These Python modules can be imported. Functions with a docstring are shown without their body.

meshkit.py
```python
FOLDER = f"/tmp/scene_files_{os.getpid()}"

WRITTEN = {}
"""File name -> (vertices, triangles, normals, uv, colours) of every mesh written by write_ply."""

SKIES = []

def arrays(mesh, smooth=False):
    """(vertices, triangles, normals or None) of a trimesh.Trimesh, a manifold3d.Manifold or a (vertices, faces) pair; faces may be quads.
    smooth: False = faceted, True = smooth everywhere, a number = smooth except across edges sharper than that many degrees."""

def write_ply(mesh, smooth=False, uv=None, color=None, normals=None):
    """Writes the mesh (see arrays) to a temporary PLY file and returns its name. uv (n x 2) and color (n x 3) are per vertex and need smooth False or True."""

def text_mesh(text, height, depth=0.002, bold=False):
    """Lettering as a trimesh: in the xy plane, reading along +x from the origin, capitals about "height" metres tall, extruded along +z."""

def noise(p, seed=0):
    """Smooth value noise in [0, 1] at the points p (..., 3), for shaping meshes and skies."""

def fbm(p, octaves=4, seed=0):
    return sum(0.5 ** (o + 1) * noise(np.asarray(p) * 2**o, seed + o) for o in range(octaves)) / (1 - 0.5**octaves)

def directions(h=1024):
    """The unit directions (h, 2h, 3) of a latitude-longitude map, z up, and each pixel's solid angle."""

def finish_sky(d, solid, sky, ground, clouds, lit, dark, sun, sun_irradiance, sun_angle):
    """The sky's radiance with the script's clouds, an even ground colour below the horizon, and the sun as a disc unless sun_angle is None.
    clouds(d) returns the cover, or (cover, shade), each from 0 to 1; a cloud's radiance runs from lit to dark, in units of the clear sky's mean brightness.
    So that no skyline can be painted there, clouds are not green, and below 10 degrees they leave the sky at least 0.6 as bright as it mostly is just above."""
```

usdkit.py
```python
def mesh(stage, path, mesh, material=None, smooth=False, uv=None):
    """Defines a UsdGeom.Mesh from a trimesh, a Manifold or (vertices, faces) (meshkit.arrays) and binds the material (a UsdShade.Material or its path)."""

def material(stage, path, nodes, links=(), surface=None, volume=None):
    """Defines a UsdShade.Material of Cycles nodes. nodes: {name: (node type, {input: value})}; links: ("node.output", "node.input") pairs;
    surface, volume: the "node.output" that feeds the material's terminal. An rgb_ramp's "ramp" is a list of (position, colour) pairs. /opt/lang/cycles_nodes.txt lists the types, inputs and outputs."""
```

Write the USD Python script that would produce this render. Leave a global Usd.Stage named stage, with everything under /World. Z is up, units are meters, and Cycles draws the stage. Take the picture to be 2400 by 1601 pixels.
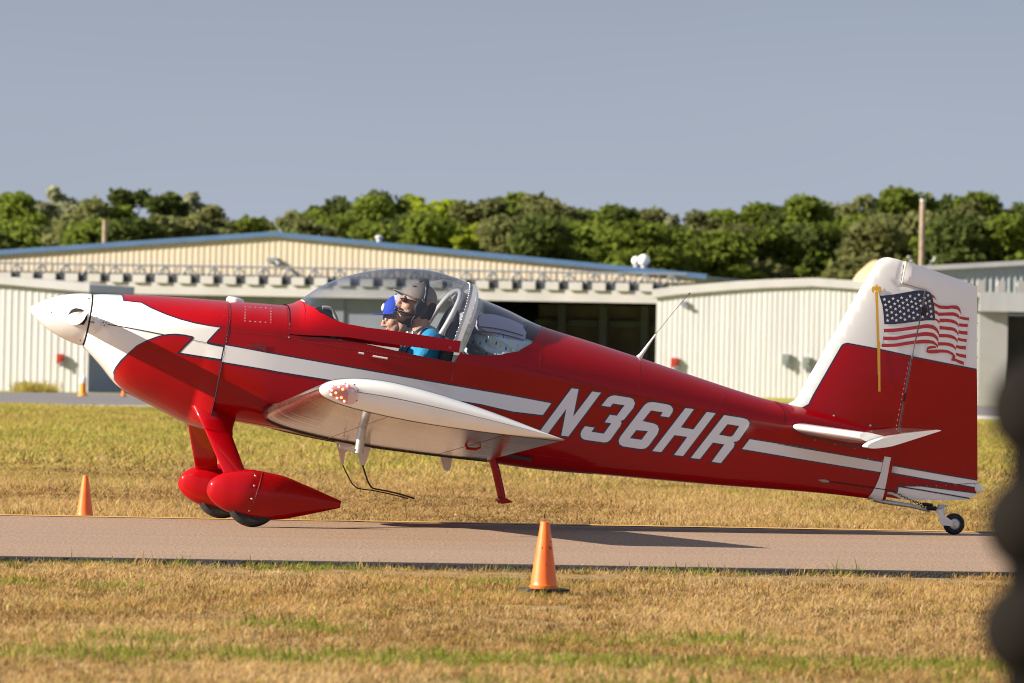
import math, random
import numpy as np, trimesh, shapely, manifold3d
from scipy.interpolate import PchipInterpolator
from scipy.spatial import Delaunay
from shapely.geometry import Polygon, LineString, box as sbox
from shapely import affinity
from pxr import Usd, UsdGeom, UsdLux, UsdShade, Gf, Sdf, Vt
import usdkit, meshkit

stage = Usd.Stage.CreateInMemory()
UsdGeom.SetStageUpAxis(stage, UsdGeom.Tokens.z)
UsdGeom.SetStageMetersPerUnit(stage, 1.0)
UsdGeom.Xform.Define(stage, '/World')
UsdGeom.Scope.Define(stage, '/World/Looks')

# ------------------------------------------------------------------ camera, sky, sun, exposure
K = 2400 / 2351.0
FPX = 13000 * K                       # focal length in photo pixels (2400 wide)
CX, CY = 1200.0, 800.5
ROLL = math.radians(1.22)
PITCH = math.atan((850 * K - CY) / FPX)
CAM_H = 1.0
EXPOSURE = 1.32
SUN_EL, SUN_AZ = math.radians(26), math.radians(12)      # azimuth measured from the left towards the camera
SUN_INT, SKY_STR = 1.25, 0.058
_R0 = np.array([1, 0, 0.]); _F0 = np.array([0, math.cos(PITCH), math.sin(PITCH)]); _U0 = np.array([0, -math.sin(PITCH), math.cos(PITCH)])
CR = math.cos(ROLL) * _R0 + math.sin(ROLL) * _U0
CU = -math.sin(ROLL) * _R0 + math.cos(ROLL) * _U0
CAM = np.array([0, 0, CAM_H])
cam = UsdGeom.Camera.Define(stage, '/World/camera')
cam.AddTransformOp().Set(Gf.Matrix4d(*CR, 0, *CU, 0, *(-_F0), 0, *CAM, 1))
cam.CreateHorizontalApertureAttr(36.0)
cam.CreateVerticalApertureAttr(24.015)
cam.CreateFocalLengthAttr(36.0 * FPX / 2400)
cam.CreateFStopAttr(7.8)
cam.CreateFocusDistanceAttr(35.0)
cam.CreateClippingRangeAttr(Gf.Vec2f(0.1, 20000))
cam.CreateExposureAttr(EXPOSURE)

SUN = np.array([-math.cos(SUN_AZ) * math.cos(SUN_EL), -math.sin(SUN_AZ) * math.cos(SUN_EL), math.sin(SUN_EL)])
sun = UsdLux.DistantLight.Define(stage, '/World/sun')
_sx = np.cross([0, 0, 1.0], SUN); _sx /= np.linalg.norm(_sx); _sy = np.cross(SUN, _sx)
sun.AddTransformOp().Set(Gf.Matrix4d(*_sx, 0, *_sy, 0, *SUN, 0, 0, 0, 50, 1))
sun.CreateIntensityAttr(SUN_INT); sun.CreateAngleAttr(0.5); sun.CreateColorAttr(Gf.Vec3f(1.0, 0.89, 0.73))
sun.CreateNormalizeAttr(True)

sky_m = usdkit.material(stage, '/World/Looks/sky_look', {
    'sky': ('sky_texture', {'sky_type': 'single_scattering', 'sun_disc': False, 'sun_elevation': SUN_EL, 'sun_rotation': math.atan2(SUN[0], SUN[1]),
                            'altitude': 20.0, 'air_density': 1.0, 'aerosol_density': 1.6, 'ozone_density': 1.0}),
    'co': ('texture_coordinate', {}), 'sep': ('separate_xyz', {}),
    'el': ('map_range', {'from_min': 0.0, 'from_max': 0.20, 'to_min': 0.0, 'to_max': 1.0, 'clamp': True}),
    'mp': ('mapping', {'scale': (1.0, 1.0, 3.5)}),
    'n': ('noise_texture', {'scale': 2.6, 'detail': 4.0, 'roughness': 0.5}),
    'nr': ('map_range', {'from_min': 0.3, 'from_max': 0.7, 'to_min': 0.93, 'to_max': 1.07}),
    'cloud': ('rgb_ramp', {'ramp': [(0, (3.05, 3.45, 4.35)), (0.12, (2.85, 3.25, 4.1)), (0.33, (2.3, 2.65, 3.5)), (1, (2.15, 2.5, 3.35))]}),
    'cl': ('vector_math', {'math_type': 'scale'}),
    'mx': ('mix_color', {'fac': 0.86, 'use_clamp': False}),
    'bg': ('background_shader', {'strength': SKY_STR})},
    [('co.generated', 'sep.vector'), ('co.generated', 'mp.vector'), ('mp.vector', 'n.vector'), ('n.fac', 'nr.value'), ('sep.z', 'el.value'), ('el.result', 'cloud.fac'),
     ('cloud.color', 'cl.vector1'), ('nr.result', 'cl.scale'), ('sky.color', 'mx.a'), ('cl.vector', 'mx.b'), ('mx.result', 'bg.color')], surface='bg.background')
dome = UsdLux.DomeLight.Define(stage, '/World/sky')
dome.CreateIntensityAttr(1.0)
UsdShade.MaterialBindingAPI.Apply(dome.GetPrim()).Bind(sky_m)
dome.GetPrim().SetCustomDataByKey('label', 'dull grey blue sky over the whole airfield')
dome.GetPrim().SetCustomDataByKey('kind', 'structure')
dome.GetPrim().SetCustomDataByKey('category', 'sky')

# ------------------------------------------------------------------ measuring helpers: photo pixels -> places in the world
def ray(p):
    p = np.asarray(p, float)
    return _F0 + ((p[..., 0] - CX) / FPX)[..., None] * CR - ((p[..., 1] - CY) / FPX)[..., None] * CU
def D(p): return np.asarray(p, float) * K                       # coordinates read on the 2351 px view
def Zm(x0, y0, k, p): return np.asarray(p, float) / k + np.array([x0, y0])   # read on a zoomed crop
def W(x, y, d):                                                  # point at distance d behind 2351-view pixel
    r = ray(D([x, y])); return CAM + r * (d / r[1])
def G(x, y, z=0.0):
    r = ray(D([x, y])); return CAM + r * ((z - CAM_H) / r[2])

# ------------------------------------------------------------------ scene helpers
_names = {}
def numbered(parent, name):
    k = (parent, name); n = _names.get(k, -1) + 1; _names[k] = n
    return f'{parent}/{name}' + (f'_{n:03d}' if n else '')
def tag(prim, label=None, cat=None, group=None, kind=None):
    for k, v in (('label', label), ('category', cat), ('group', group), ('kind', kind)):
        if v: prim.SetCustomDataByKey(k, v)
    return prim
def thing(name, label, cat, loc=(0, 0, 0), rotz=0.0, matrix=None, group=None, scale=None):
    x = UsdGeom.Xform.Define(stage, numbered('/World', name))
    if matrix is not None: x.AddTransformOp().Set(matrix)
    else:
        x.AddTranslateOp().Set(Gf.Vec3d(*map(float, loc))); x.AddRotateZOp().Set(float(rotz))
        if scale is not None: x.AddScaleOp().Set(Gf.Vec3f(*map(float, scale)))
    return tag(x.GetPrim(), label, cat, group)
def path_of(p): return str(p.GetPath()) if p is not None else '/World'
def tidy(m):
    if isinstance(m, trimesh.Trimesh): m = m.copy(); m.remove_unreferenced_vertices()
    return m
def part(parent, name, mesh, mat, smooth=35, label=None, kind=None):
    mesh = tidy(mesh)
    m = usdkit.mesh(stage, numbered(path_of(parent), name), mesh, mat, smooth=smooth)
    return tag(m.GetPrim(), label, None, None, kind)
def top(name, mesh, mat, label, cat=None, smooth=35, group=None, kind=None):
    m = usdkit.mesh(stage, numbered('/World', name), mesh, mat, smooth=smooth)
    return tag(m.GetPrim(), label, cat, group, kind)
def copy_of(src, name, label, loc, rotz=0, scale=(1, 1, 1), group=None):
    x = UsdGeom.Xform.Define(stage, numbered('/World', name)); p = x.GetPrim()
    p.GetReferences().AddInternalReference(src.GetPath()); p.SetInstanceable(True)
    p.GetAttribute('xformOp:translate').Set(Gf.Vec3d(*map(float, loc))); p.GetAttribute('xformOp:rotateZ').Set(float(rotz)); p.GetAttribute('xformOp:scale').Set(Gf.Vec3f(*map(float, scale)))
    return tag(p, label, None, group)
def cat(*ms): return trimesh.util.concatenate([m for m in ms if m is not None and len(m.faces)])
def tm(v, f): return trimesh.Trimesh(np.asarray(v, float), np.asarray(f, int), process=False)
def grid(P, flip=False, close_u=False):
    """P: (n, m, 3) grid of points -> surface."""
    n, m = P.shape[:2]
    i, j = np.meshgrid(np.arange(n - 1), np.arange(m - 1 + (1 if close_u else 0)), indexing='ij')
    a = i * m + j; b = i * m + (j + 1) % m; c = (i + 1) * m + (j + 1) % m; d = (i + 1) * m + j
    f = np.concatenate([np.stack([a, b, c], -1).reshape(-1, 3), np.stack([a, c, d], -1).reshape(-1, 3)])
    if flip: f = f[:, ::-1]
    return tm(P.reshape(-1, 3), f)
def box(cx, cy, cz, sx, sy, sz, rz=0, bev=0):
    if bev:
        b = bev; m = manifold3d.Manifold.batch_hull([manifold3d.Manifold.cube([sx - 2 * b * (k != 0), sy - 2 * b * (k != 1), sz - 2 * b * (k != 2)], True) for k in range(3)])
        q = m.to_mesh(); m = tm(q.vert_properties[:, :3], q.tri_verts)
    else: m = trimesh.creation.box([sx, sy, sz])
    if rz: m.apply_transform(trimesh.transformations.rotation_matrix(rz, [0, 0, 1]))
    m.apply_translation([cx, cy, cz]); return m
def tube(pts, r, n=10, cap=True):
    p = np.asarray(pts, float); r = np.broadcast_to(r, (len(p),))
    t = np.gradient(p, axis=0); t /= np.linalg.norm(t, axis=1, keepdims=True) + 1e-12
    ref = np.array([0, 0, 1.0]) if abs(t[:, 2]).mean() < 0.8 else np.array([0, 1.0, 0])
    a = np.cross(t, ref); a /= np.linalg.norm(a, axis=1, keepdims=True) + 1e-12; b = np.cross(t, a)
    ang = np.arange(n) * 2 * np.pi / n
    P = p[:, None] + r[:, None, None] * (np.cos(ang)[None, :, None] * a[:, None] + np.sin(ang)[None, :, None] * b[:, None])
    m = grid(P, close_u=True)
    if cap:
        v = np.vstack([m.vertices, p[:1], p[-1:]]); L = len(m.vertices); e = L - n
        f = [[k, (k + 1) % n, L] for k in range(n)] + [[e + (k + 1) % n, e + k, L + 1] for k in range(n)]
        m = tm(v, np.vstack([m.faces, f]))
    return m
def curve(pts, n=24):
    p = np.asarray(pts, float); s = np.r_[0, np.cumsum(np.linalg.norm(np.diff(p, axis=0), axis=1))]
    return PchipInterpolator(s, p)(np.linspace(0, s[-1], n))
def ellipsoid(c, r, sub=3):
    m = trimesh.creation.icosphere(sub, 1.0); m.vertices = m.vertices * np.asarray(r) + np.asarray(c); return m
def lathe(prof, n=40, axis='z'):
    prof = np.asarray(prof, float); a = np.arange(n) * 2 * np.pi / n
    P = np.stack([prof[:, 0, None] * np.cos(a), prof[:, 0, None] * np.sin(a), np.broadcast_to(prof[:, 1, None], (len(prof), n))], -1)
    if axis == 'x': P = P[..., [2, 0, 1]]
    if axis == 'y': P = P[..., [1, 2, 0]]
    return grid(P, close_u=True, flip=False)
def tri_poly(poly, h):
    """Fine triangulation of a shapely polygon: boundary at h/1.5, inside at h."""
    V, Fc, base = [], [], 0
    for g in getattr(poly, 'geoms', [poly]):
        if g.area < 1e-9: continue
        q = g.segmentize(h / 1.5)
        pts = [np.array(q.exterior.coords)[:-1]] + [np.array(r.coords)[:-1] for r in q.interiors]
        x0, y0, x1, y1 = g.bounds
        gx, gy = np.meshgrid(np.arange(x0 + h / 3, x1, h), np.arange(y0 + h / 3, y1, h)); gp = np.stack([gx.ravel(), gy.ravel()], 1)
        inner = g.buffer(-h * 0.45)
        if not inner.is_empty: pts.append(gp[shapely.contains_xy(inner, gp[:, 0], gp[:, 1])])
        p = np.vstack(pts); t = Delaunay(p).simplices
        c = p[t].mean(1); ok = shapely.contains_xy(g, c[:, 0], c[:, 1]); t = t[ok]
        ea, eb = p[t[:, 1]] - p[t[:, 0]], p[t[:, 2]] - p[t[:, 0]]; ar = ea[:, 0] * eb[:, 1] - ea[:, 1] * eb[:, 0]; t = np.where((ar < 0)[:, None], t[:, ::-1], t); t = t[np.abs(ar) > 1e-10]
        V.append(p); Fc.append(t + base); base += len(p)
    return np.vstack(V), np.vstack(Fc)
def mirror(m):
    v = m.vertices.copy(); v[:, 1] *= -1; return tm(v, m.faces[:, ::-1])
def both(m): return cat(m, mirror(m))
def blob(chains, cell=0.012, it=6, extra=(), lamb=0.5):
    """One smooth body from chains of (point, radius): hull of the spheres at both ends of every bone, united, refined, smoothed."""
    mf = []
    def sph(c, r):
        r = np.broadcast_to(r, 3); return manifold3d.Manifold.sphere(1.0, 20).scale([float(x) for x in r]).translate([float(x) for x in c])
    for ch in chains:
        if len(ch) == 1: mf.append(sph(*ch[0]))
        for (a, ra), (b, rb) in zip(ch[:-1], ch[1:]):
            mf.append(manifold3d.Manifold.batch_hull([sph(a, ra), sph(b, rb)]))
    m = manifold3d.Manifold.batch_boolean(mf + list(extra), manifold3d.OpType.Add).refine_to_length(cell)
    q = m.to_mesh(); t = trimesh.Trimesh(q.vert_properties[:, :3], q.tri_verts, process=True)
    trimesh.smoothing.filter_taubin(t, lamb=lamb, nu=lamb + 0.03, iterations=it)
    return t

# ------------------------------------------------------------------ materials
_mats = {}
def M(name): return _mats[name]
def mat(name, color, rough=0.5, coat=0.0, metallic=0.0, var=0.0, vscale=6.0, bump=0.0, bscale=40.0, spec=0.5, extra=None, color2=None, det=4.0, coat_rough=0.03, bdist=0.02, stretch=(1, 1, 1)):
    """A painted or plain surface: base colour with some mottling, fine relief, optional clear coat."""
    nodes = {'p': ('principled_bsdf', dict(base_color=color, roughness=rough, metallic=metallic, coat_weight=coat, coat_roughness=coat_rough, specular_ior_level=spec, **(extra or {})))}
    links = []
    if var or bump or color2:
        nodes['co'] = ('texture_coordinate', {}); nodes['mp'] = ('mapping', {'scale': stretch}); links += [('co.object', 'mp.vector')]
    if var or color2:
        nodes['n'] = ('noise_texture', {'scale': vscale, 'detail': det, 'roughness': 0.6})
        c2 = color2 or tuple(c * (1 - var) for c in color); c1 = color if color2 else tuple(min(1, c * (1 + var)) for c in color)
        nodes['r'] = ('rgb_ramp', {'ramp': [(0.3, c2), (0.7, c1)]})
        links += [('mp.vector', 'n.vector'), ('n.fac', 'r.fac'), ('r.color', 'p.base_color')]
    if bump:
        nodes['bn'] = ('noise_texture', {'scale': bscale, 'detail': 3.0}); nodes['b'] = ('bump', {'strength': bump, 'distance': bdist})
        links += [('mp.vector', 'bn.vector'), ('bn.fac', 'b.height'), ('b.normal', 'p.normal')]
        if coat: links += [('b.normal', 'p.coat_normal')]
    _mats[name] = usdkit.material(stage, f'/World/Looks/{name}', nodes, links, surface='p.BSDF'); return _mats[name]

mat('red_paint', (0.31, 0.0003, 0.0032), rough=0.5, spec=0.03, coat=0.55, var=0.05, vscale=3, bump=0.05, bscale=5, coat_rough=0.10, bdist=0.01)
mat('white_paint', (0.80, 0.80, 0.79), rough=0.35, coat=1.0, var=0.02, vscale=4, bump=0.03, bscale=5, coat_rough=0.10, bdist=0.01)
mat('white_decal', (0.72, 0.72, 0.74), rough=0.4, coat=0.6, coat_rough=0.08)
mat('navy', (0.006, 0.010, 0.045), rough=0.35, coat=0.6)
mat('flag_red', (0.42, 0.006, 0.02), rough=0.4, coat=0.6)
mat('flag_white', (0.78, 0.77, 0.75), rough=0.4, coat=0.6)
mat('gold', (0.62, 0.33, 0.015), rough=0.4, coat=0.6)
mat('seam', (0.02, 0.012, 0.012), rough=0.7)
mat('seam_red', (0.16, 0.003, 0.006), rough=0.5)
mat('wing_paint', (0.80, 0.79, 0.76), rough=0.28, coat=1.0, var=0.03, vscale=5, bump=0.06, bscale=3.0, coat_rough=0.03, bdist=0.012)
mat('wing_metal', (0.43, 0.355, 0.285), rough=0.13, metallic=0.9, var=0.35, vscale=3, bump=0.16, bscale=2.2, bdist=0.012, stretch=(1.0, 3.0, 1))  # brown of the reflected taxiway is put into the metal colour
mat('rivet_metal', (0.55, 0.53, 0.5), rough=0.35, metallic=0.9)
mat('dark_metal', (0.03, 0.03, 0.032), rough=0.45, metallic=0.6)
mat('steel', (0.55, 0.55, 0.56), rough=0.38, metallic=0.8, var=0.15, vscale=20)
mat('rubber', (0.015, 0.015, 0.016), rough=0.75, var=0.3, vscale=12, bump=0.2, bscale=60)
mat('black_plastic', (0.012, 0.012, 0.014), rough=0.4)
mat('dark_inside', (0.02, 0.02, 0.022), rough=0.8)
mat('grey_inside', (0.36, 0.37, 0.39), rough=0.7, var=0.1)
mat('glare_cover', (0.035, 0.04, 0.055), rough=0.85)
mat('panel_edge', (0.33, 0.31, 0.28), rough=0.7)
mat('canopy_white', (0.72, 0.71, 0.69), rough=0.45, coat=0.3, var=0.06, vscale=15)
mat('worn_white', (0.66, 0.65, 0.62), rough=0.5, color2=(0.42, 0.36, 0.26), vscale=22)
mat('seat_fabric', (0.06, 0.062, 0.068), rough=0.95, var=0.3, vscale=60)
mat('belt_fabric', (0.20, 0.185, 0.17), rough=0.9, var=0.1, vscale=60)
mat('skin', (0.50, 0.27, 0.18), rough=0.5, var=0.08, vscale=25, extra={'subsurface_weight': 0.12, 'subsurface_scale': 0.008})
mat('beard', (0.022, 0.012, 0.008), rough=0.9, spec=0.15, color2=(0.055, 0.030, 0.018), vscale=150, bump=0.5, bscale=250, bdist=0.004)
mat('lip', (0.36, 0.15, 0.12), rough=0.5)
mat('eye_white', (0.7, 0.68, 0.65), rough=0.3)
mat('shirt_blue', (0.010, 0.23, 0.46), rough=0.9, var=0.12, vscale=14, bump=0.6, bscale=16, bdist=0.02)
mat('trouser', (0.03, 0.035, 0.05), rough=0.9)
mat('cap_grey', (0.27, 0.235, 0.205), rough=0.9, var=0.06, vscale=30, bump=0.15, bscale=300, bdist=0.002)
mat('cap_blue', (0.008, 0.045, 0.42), rough=0.85, var=0.05, vscale=30)
mat('cap_white', (0.66, 0.65, 0.68), rough=0.9)
mat('hair', (0.02, 0.013, 0.010), rough=0.7)
mat('lens_dark', (0.012, 0.010, 0.010), rough=0.08, coat=0.5)
mat('cone_orange', (0.88, 0.17, 0.014), rough=0.5, color2=(0.72, 0.11, 0.010), vscale=8, bump=0.05, bscale=30, spec=0.5, coat=0.25, coat_rough=0.25)
mat('cone_dirt', (0.05, 0.03, 0.02), rough=0.9)
mat('pillow_lavender', (0.40, 0.39, 0.47), rough=0.9, bump=0.3, bscale=10, bdist=0.02)
mat('sand', (0.42, 0.33, 0.23), rough=0.95, var=0.2, vscale=9, bump=0.6, bscale=60)
mat('tail_light', (0.8, 0.8, 0.75), rough=0.2, coat=0.5)
_mats['led_red'] = usdkit.material(stage, '/World/Looks/led_red', {'p': ('principled_bsdf', {'base_color': (0.9, 0.1, 0.1), 'emission_color': (1, 0.22, 0.22), 'emission_strength': 3.0})}, surface='p.BSDF')
_mats['led_amber'] = usdkit.material(stage, '/World/Looks/led_amber', {'p': ('principled_bsdf', {'base_color': (0.9, 0.4, 0.05), 'emission_color': (1, 0.45, 0.12), 'emission_strength': 1.0})}, surface='p.BSDF')
def pane(name, tint, ior=1.5, rough=0.0):
    _mats[name] = usdkit.material(stage, f'/World/Looks/{name}', {
        'ge': ('geometry', {}), 'io': ('mix_float', {'a': ior, 'b': 1 / ior, 'use_clamp': False}), 'f': ('fresnel', {}), 't': ('transparent_bsdf', {'color': tint}), 'g': ('glossy_bsdf', {'color': (1, 1, 1), 'roughness': rough}), 'm': ('mix_closure', {})},
        [('ge.backfacing', 'io.fac'), ('io.result', 'f.IOR'), ('f.fac', 'm.fac'), ('t.BSDF', 'm.closure1'), ('g.BSDF', 'm.closure2')], surface='m.closure')
_mats['canopy_glass'] = usdkit.material(stage, '/World/Looks/canopy_glass', {   # acrylic bubble; grey sky reflection painted in as tint darkening towards the crown
    'co': ('texture_coordinate', {}), 's': ('separate_xyz', {}), 'tr': ('map_range', {'from_min': 1.52, 'from_max': 1.79, 'to_min': 0.0, 'to_max': 1.0, 'clamp': True}), 'tc': ('rgb_ramp', {'ramp': [(0, (0.88, 0.89, 0.91)), (0.4, (0.78, 0.80, 0.84)), (0.75, (0.58, 0.60, 0.65)), (1, (0.42, 0.44, 0.49))]}),
    'ge': ('geometry', {}), 'io': ('mix_float', {'a': 1.6, 'b': 1 / 1.6, 'use_clamp': False}), 'f': ('fresnel', {}), 't': ('transparent_bsdf', {}), 'g': ('glossy_bsdf', {'color': (1, 1, 1), 'roughness': 0.0}), 'm': ('mix_closure', {})},
    [('co.object', 's.vector'), ('s.z', 'tr.value'), ('tr.result', 'tc.fac'), ('tc.color', 't.color'), ('ge.backfacing', 'io.fac'), ('io.result', 'f.IOR'), ('f.fac', 'm.fac'), ('t.BSDF', 'm.closure1'), ('g.BSDF', 'm.closure2')], surface='m.closure')
pane('window_glass', (0.84, 0.86, 0.90), 1.55)
pane('lens_glass', (0.95, 0.82, 0.82), 1.5, 0.05)
# patterned pillow: small printed arrow-like dabs on pale blue cotton
_mats['pillow_print'] = usdkit.material(stage, '/World/Looks/pillow_print', {
    'co': ('texture_coordinate', {}), 'sx': ('separate_xyz', {}), 'mx': ('math', {'math_type': 'multiply', 'value2': 30.0}), 'mz': ('math', {'math_type': 'multiply', 'value2': 14.0}), 'cx': ('combine_xyz', {}),
    'v': ('voronoi_texture', {'dimensions': '2D', 'feature': 'f1', 'scale': 1.0, 'randomness': 0.6}),
    'lt': ('math', {'math_type': 'less_than', 'value2': 0.17}), 'sc': ('separate_color', {}), 'gt': ('math', {'math_type': 'greater_than', 'value2': 0.38}),
    'c1': ('mix_color', {'a': (0.55, 0.52, 0.12), 'b': (0.02, 0.16, 0.42)}), 'c2': ('mix_color', {'a': (0.52, 0.66, 0.68)}),
    'bn': ('noise_texture', {'scale': 9.0, 'detail': 3.0}), 'b': ('bump', {'strength': 0.5, 'distance': 0.03}), 'p': ('principled_bsdf', {'roughness': 0.9})},
    [('co.object', 'sx.vector'), ('sx.x', 'mx.value1'), ('sx.z', 'mz.value1'), ('mx.value', 'cx.x'), ('mz.value', 'cx.y'), ('cx.vector', 'v.vector'), ('v.distance', 'lt.value1'), ('v.color', 'sc.color'), ('sc.r', 'gt.value1'), ('gt.value', 'c1.fac'), ('c1.result', 'c2.b'), ('lt.value', 'c2.fac'),
     ('c2.result', 'p.base_color'), ('co.object', 'bn.vector'), ('bn.fac', 'b.height'), ('b.normal', 'p.normal')], surface='p.BSDF')
# asphalt of the taxiway
_mats['taxiway_asphalt'] = usdkit.material(stage, '/World/Looks/taxiway_asphalt', {
    'g': ('geometry', {}), 'n1': ('noise_texture', {'scale': 55.0, 'detail': 4.0, 'roughness': 0.7}), 'vr': ('vector_rotate', {'rotate_type': 'z_axis', 'angle': -0.15}), 'ms': ('mapping', {'scale': (0.10, 2.2, 1.0)}), 'n2': ('noise_texture', {'scale': 1.0, 'detail': 5.0, 'roughness': 0.6}),
    'r1': ('rgb_ramp', {'ramp': [(0.36, (0.105, 0.070, 0.050)), (0.5, (0.265, 0.183, 0.130)), (0.64, (0.46, 0.335, 0.24))]}), 'r2': ('rgb_ramp', {'ramp': [(0.3, (0.93, 0.92, 0.93)), (0.7, (1.07, 1.06, 1.04))]}),
    'mx': ('mix_color', {'blend_type': 'multiply', 'fac': 1.0, 'use_clamp': False}), 'b': ('bump', {'strength': 0.5, 'distance': 0.006}), 'p': ('principled_bsdf', {'roughness': 0.85, 'specular_ior_level': 0.25})},
    [('g.position', 'n1.vector'), ('g.position', 'vr.vector'), ('vr.vector', 'ms.vector'), ('ms.vector', 'n2.vector'), ('n1.fac', 'r1.fac'), ('n2.fac', 'r2.fac'), ('r1.color', 'mx.a'), ('r2.color', 'mx.b'), ('mx.result', 'p.base_color'), ('n1.fac', 'b.height'), ('b.normal', 'p.normal')], surface='p.BSDF')
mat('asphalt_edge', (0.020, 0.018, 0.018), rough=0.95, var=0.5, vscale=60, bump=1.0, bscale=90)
mat('yellow_line', (0.62, 0.34, 0.045), rough=0.7, var=0.15, vscale=12)
mat('runway_asphalt', (0.135, 0.128, 0.132), rough=0.9, var=0.12, vscale=0.2)
mat('pale_line', (0.50, 0.47, 0.42), rough=0.8, var=0.15, vscale=0.5)
# ground under the grass: dry thatch with greener bands far behind the taxiway
_mats['ground_thatch'] = usdkit.material(stage, '/World/Looks/ground_thatch', {
    'g': ('geometry', {}), 's': ('separate_xyz', {}), 'mp': ('mapping', {'scale': (0.35, 0.10, 0.3)}), 'n0': ('noise_texture', {'scale': 1.0, 'detail': 4.0, 'roughness': 0.6}),
    'n1': ('noise_texture', {'scale': 30.0, 'detail': 4.0, 'roughness': 0.7}), 'n2': ('noise_texture', {'scale': 0.9, 'detail': 4.0}),
    'dry': ('rgb_ramp', {'ramp': [(0.3, (0.12, 0.075, 0.032)), (0.5, (0.27, 0.18, 0.08)), (0.7, (0.46, 0.33, 0.16))]}),
    'green': ('rgb_ramp', {'ramp': [(0.25, (0.19, 0.20, 0.035)), (0.5, (0.30, 0.29, 0.055)), (0.75, (0.38, 0.36, 0.09))]}),
    'yr': ('map_range', {'from_min': 56.0, 'from_max': 84.0, 'to_min': -0.25, 'to_max': 1.0, 'clamp': True}),
    'nr': ('map_range', {'from_min': 0.3, 'from_max': 0.7, 'to_min': -0.42, 'to_max': 0.42, 'clamp': True}), 'ad': ('math', {'math_type': 'add', 'use_clamp': True}),
    'mx': ('mix_color', {}), 'b': ('bump', {'strength': 0.6, 'distance': 0.02}), 'p': ('principled_bsdf', {'roughness': 0.95, 'specular_ior_level': 0.1})},
    [('g.position', 's.vector'), ('g.position', 'mp.vector'), ('mp.vector', 'n0.vector'), ('g.position', 'n1.vector'), ('n1.fac', 'dry.fac'), ('n1.fac', 'green.fac'), ('s.y', 'yr.value'), ('n0.fac', 'nr.value'),
     ('yr.result', 'ad.value1'), ('nr.result', 'ad.value2'), ('ad.value', 'mx.fac'), ('dry.color', 'mx.a'), ('green.color', 'mx.b'), ('mx.result', 'p.base_color'), ('n1.fac', 'b.height'), ('b.normal', 'p.normal')], surface='p.BSDF')
mat('cream_metal', (0.50, 0.435, 0.345), rough=0.5, var=0.06, vscale=0.5, stretch=(3, 1, 0.2))
mat('white_metal', (0.53, 0.535, 0.555), rough=0.5, color2=(0.43, 0.435, 0.455), vscale=0.9, stretch=(3, 1, 0.15))
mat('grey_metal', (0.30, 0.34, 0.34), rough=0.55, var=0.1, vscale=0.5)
mat('blue_trim', (0.05, 0.11, 0.235), rough=0.5, var=0.12, vscale=0.8)
mat('header_grey', (0.40, 0.395, 0.405), rough=0.6, var=0.1, vscale=0.4)
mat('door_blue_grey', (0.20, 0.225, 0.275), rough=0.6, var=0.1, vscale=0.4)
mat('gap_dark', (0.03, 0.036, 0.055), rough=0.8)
mat('truss_steel', (0.16, 0.18, 0.22), rough=0.6)
mat('roof_pale', (0.42, 0.42, 0.44), rough=0.6, var=0.1, vscale=0.6)
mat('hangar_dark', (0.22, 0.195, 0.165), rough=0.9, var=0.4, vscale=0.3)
mat('pole_wood', (0.26, 0.205, 0.155), rough=0.9, var=0.2, vscale=3)
mat('tan_mound', (0.46, 0.34, 0.20), rough=0.9, var=0.15, vscale=0.5)
mat('sign_red', (0.5, 0.05, 0.03), rough=0.6)
mat('sign_orange', (0.78, 0.27, 0.03), rough=0.6)
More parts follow.
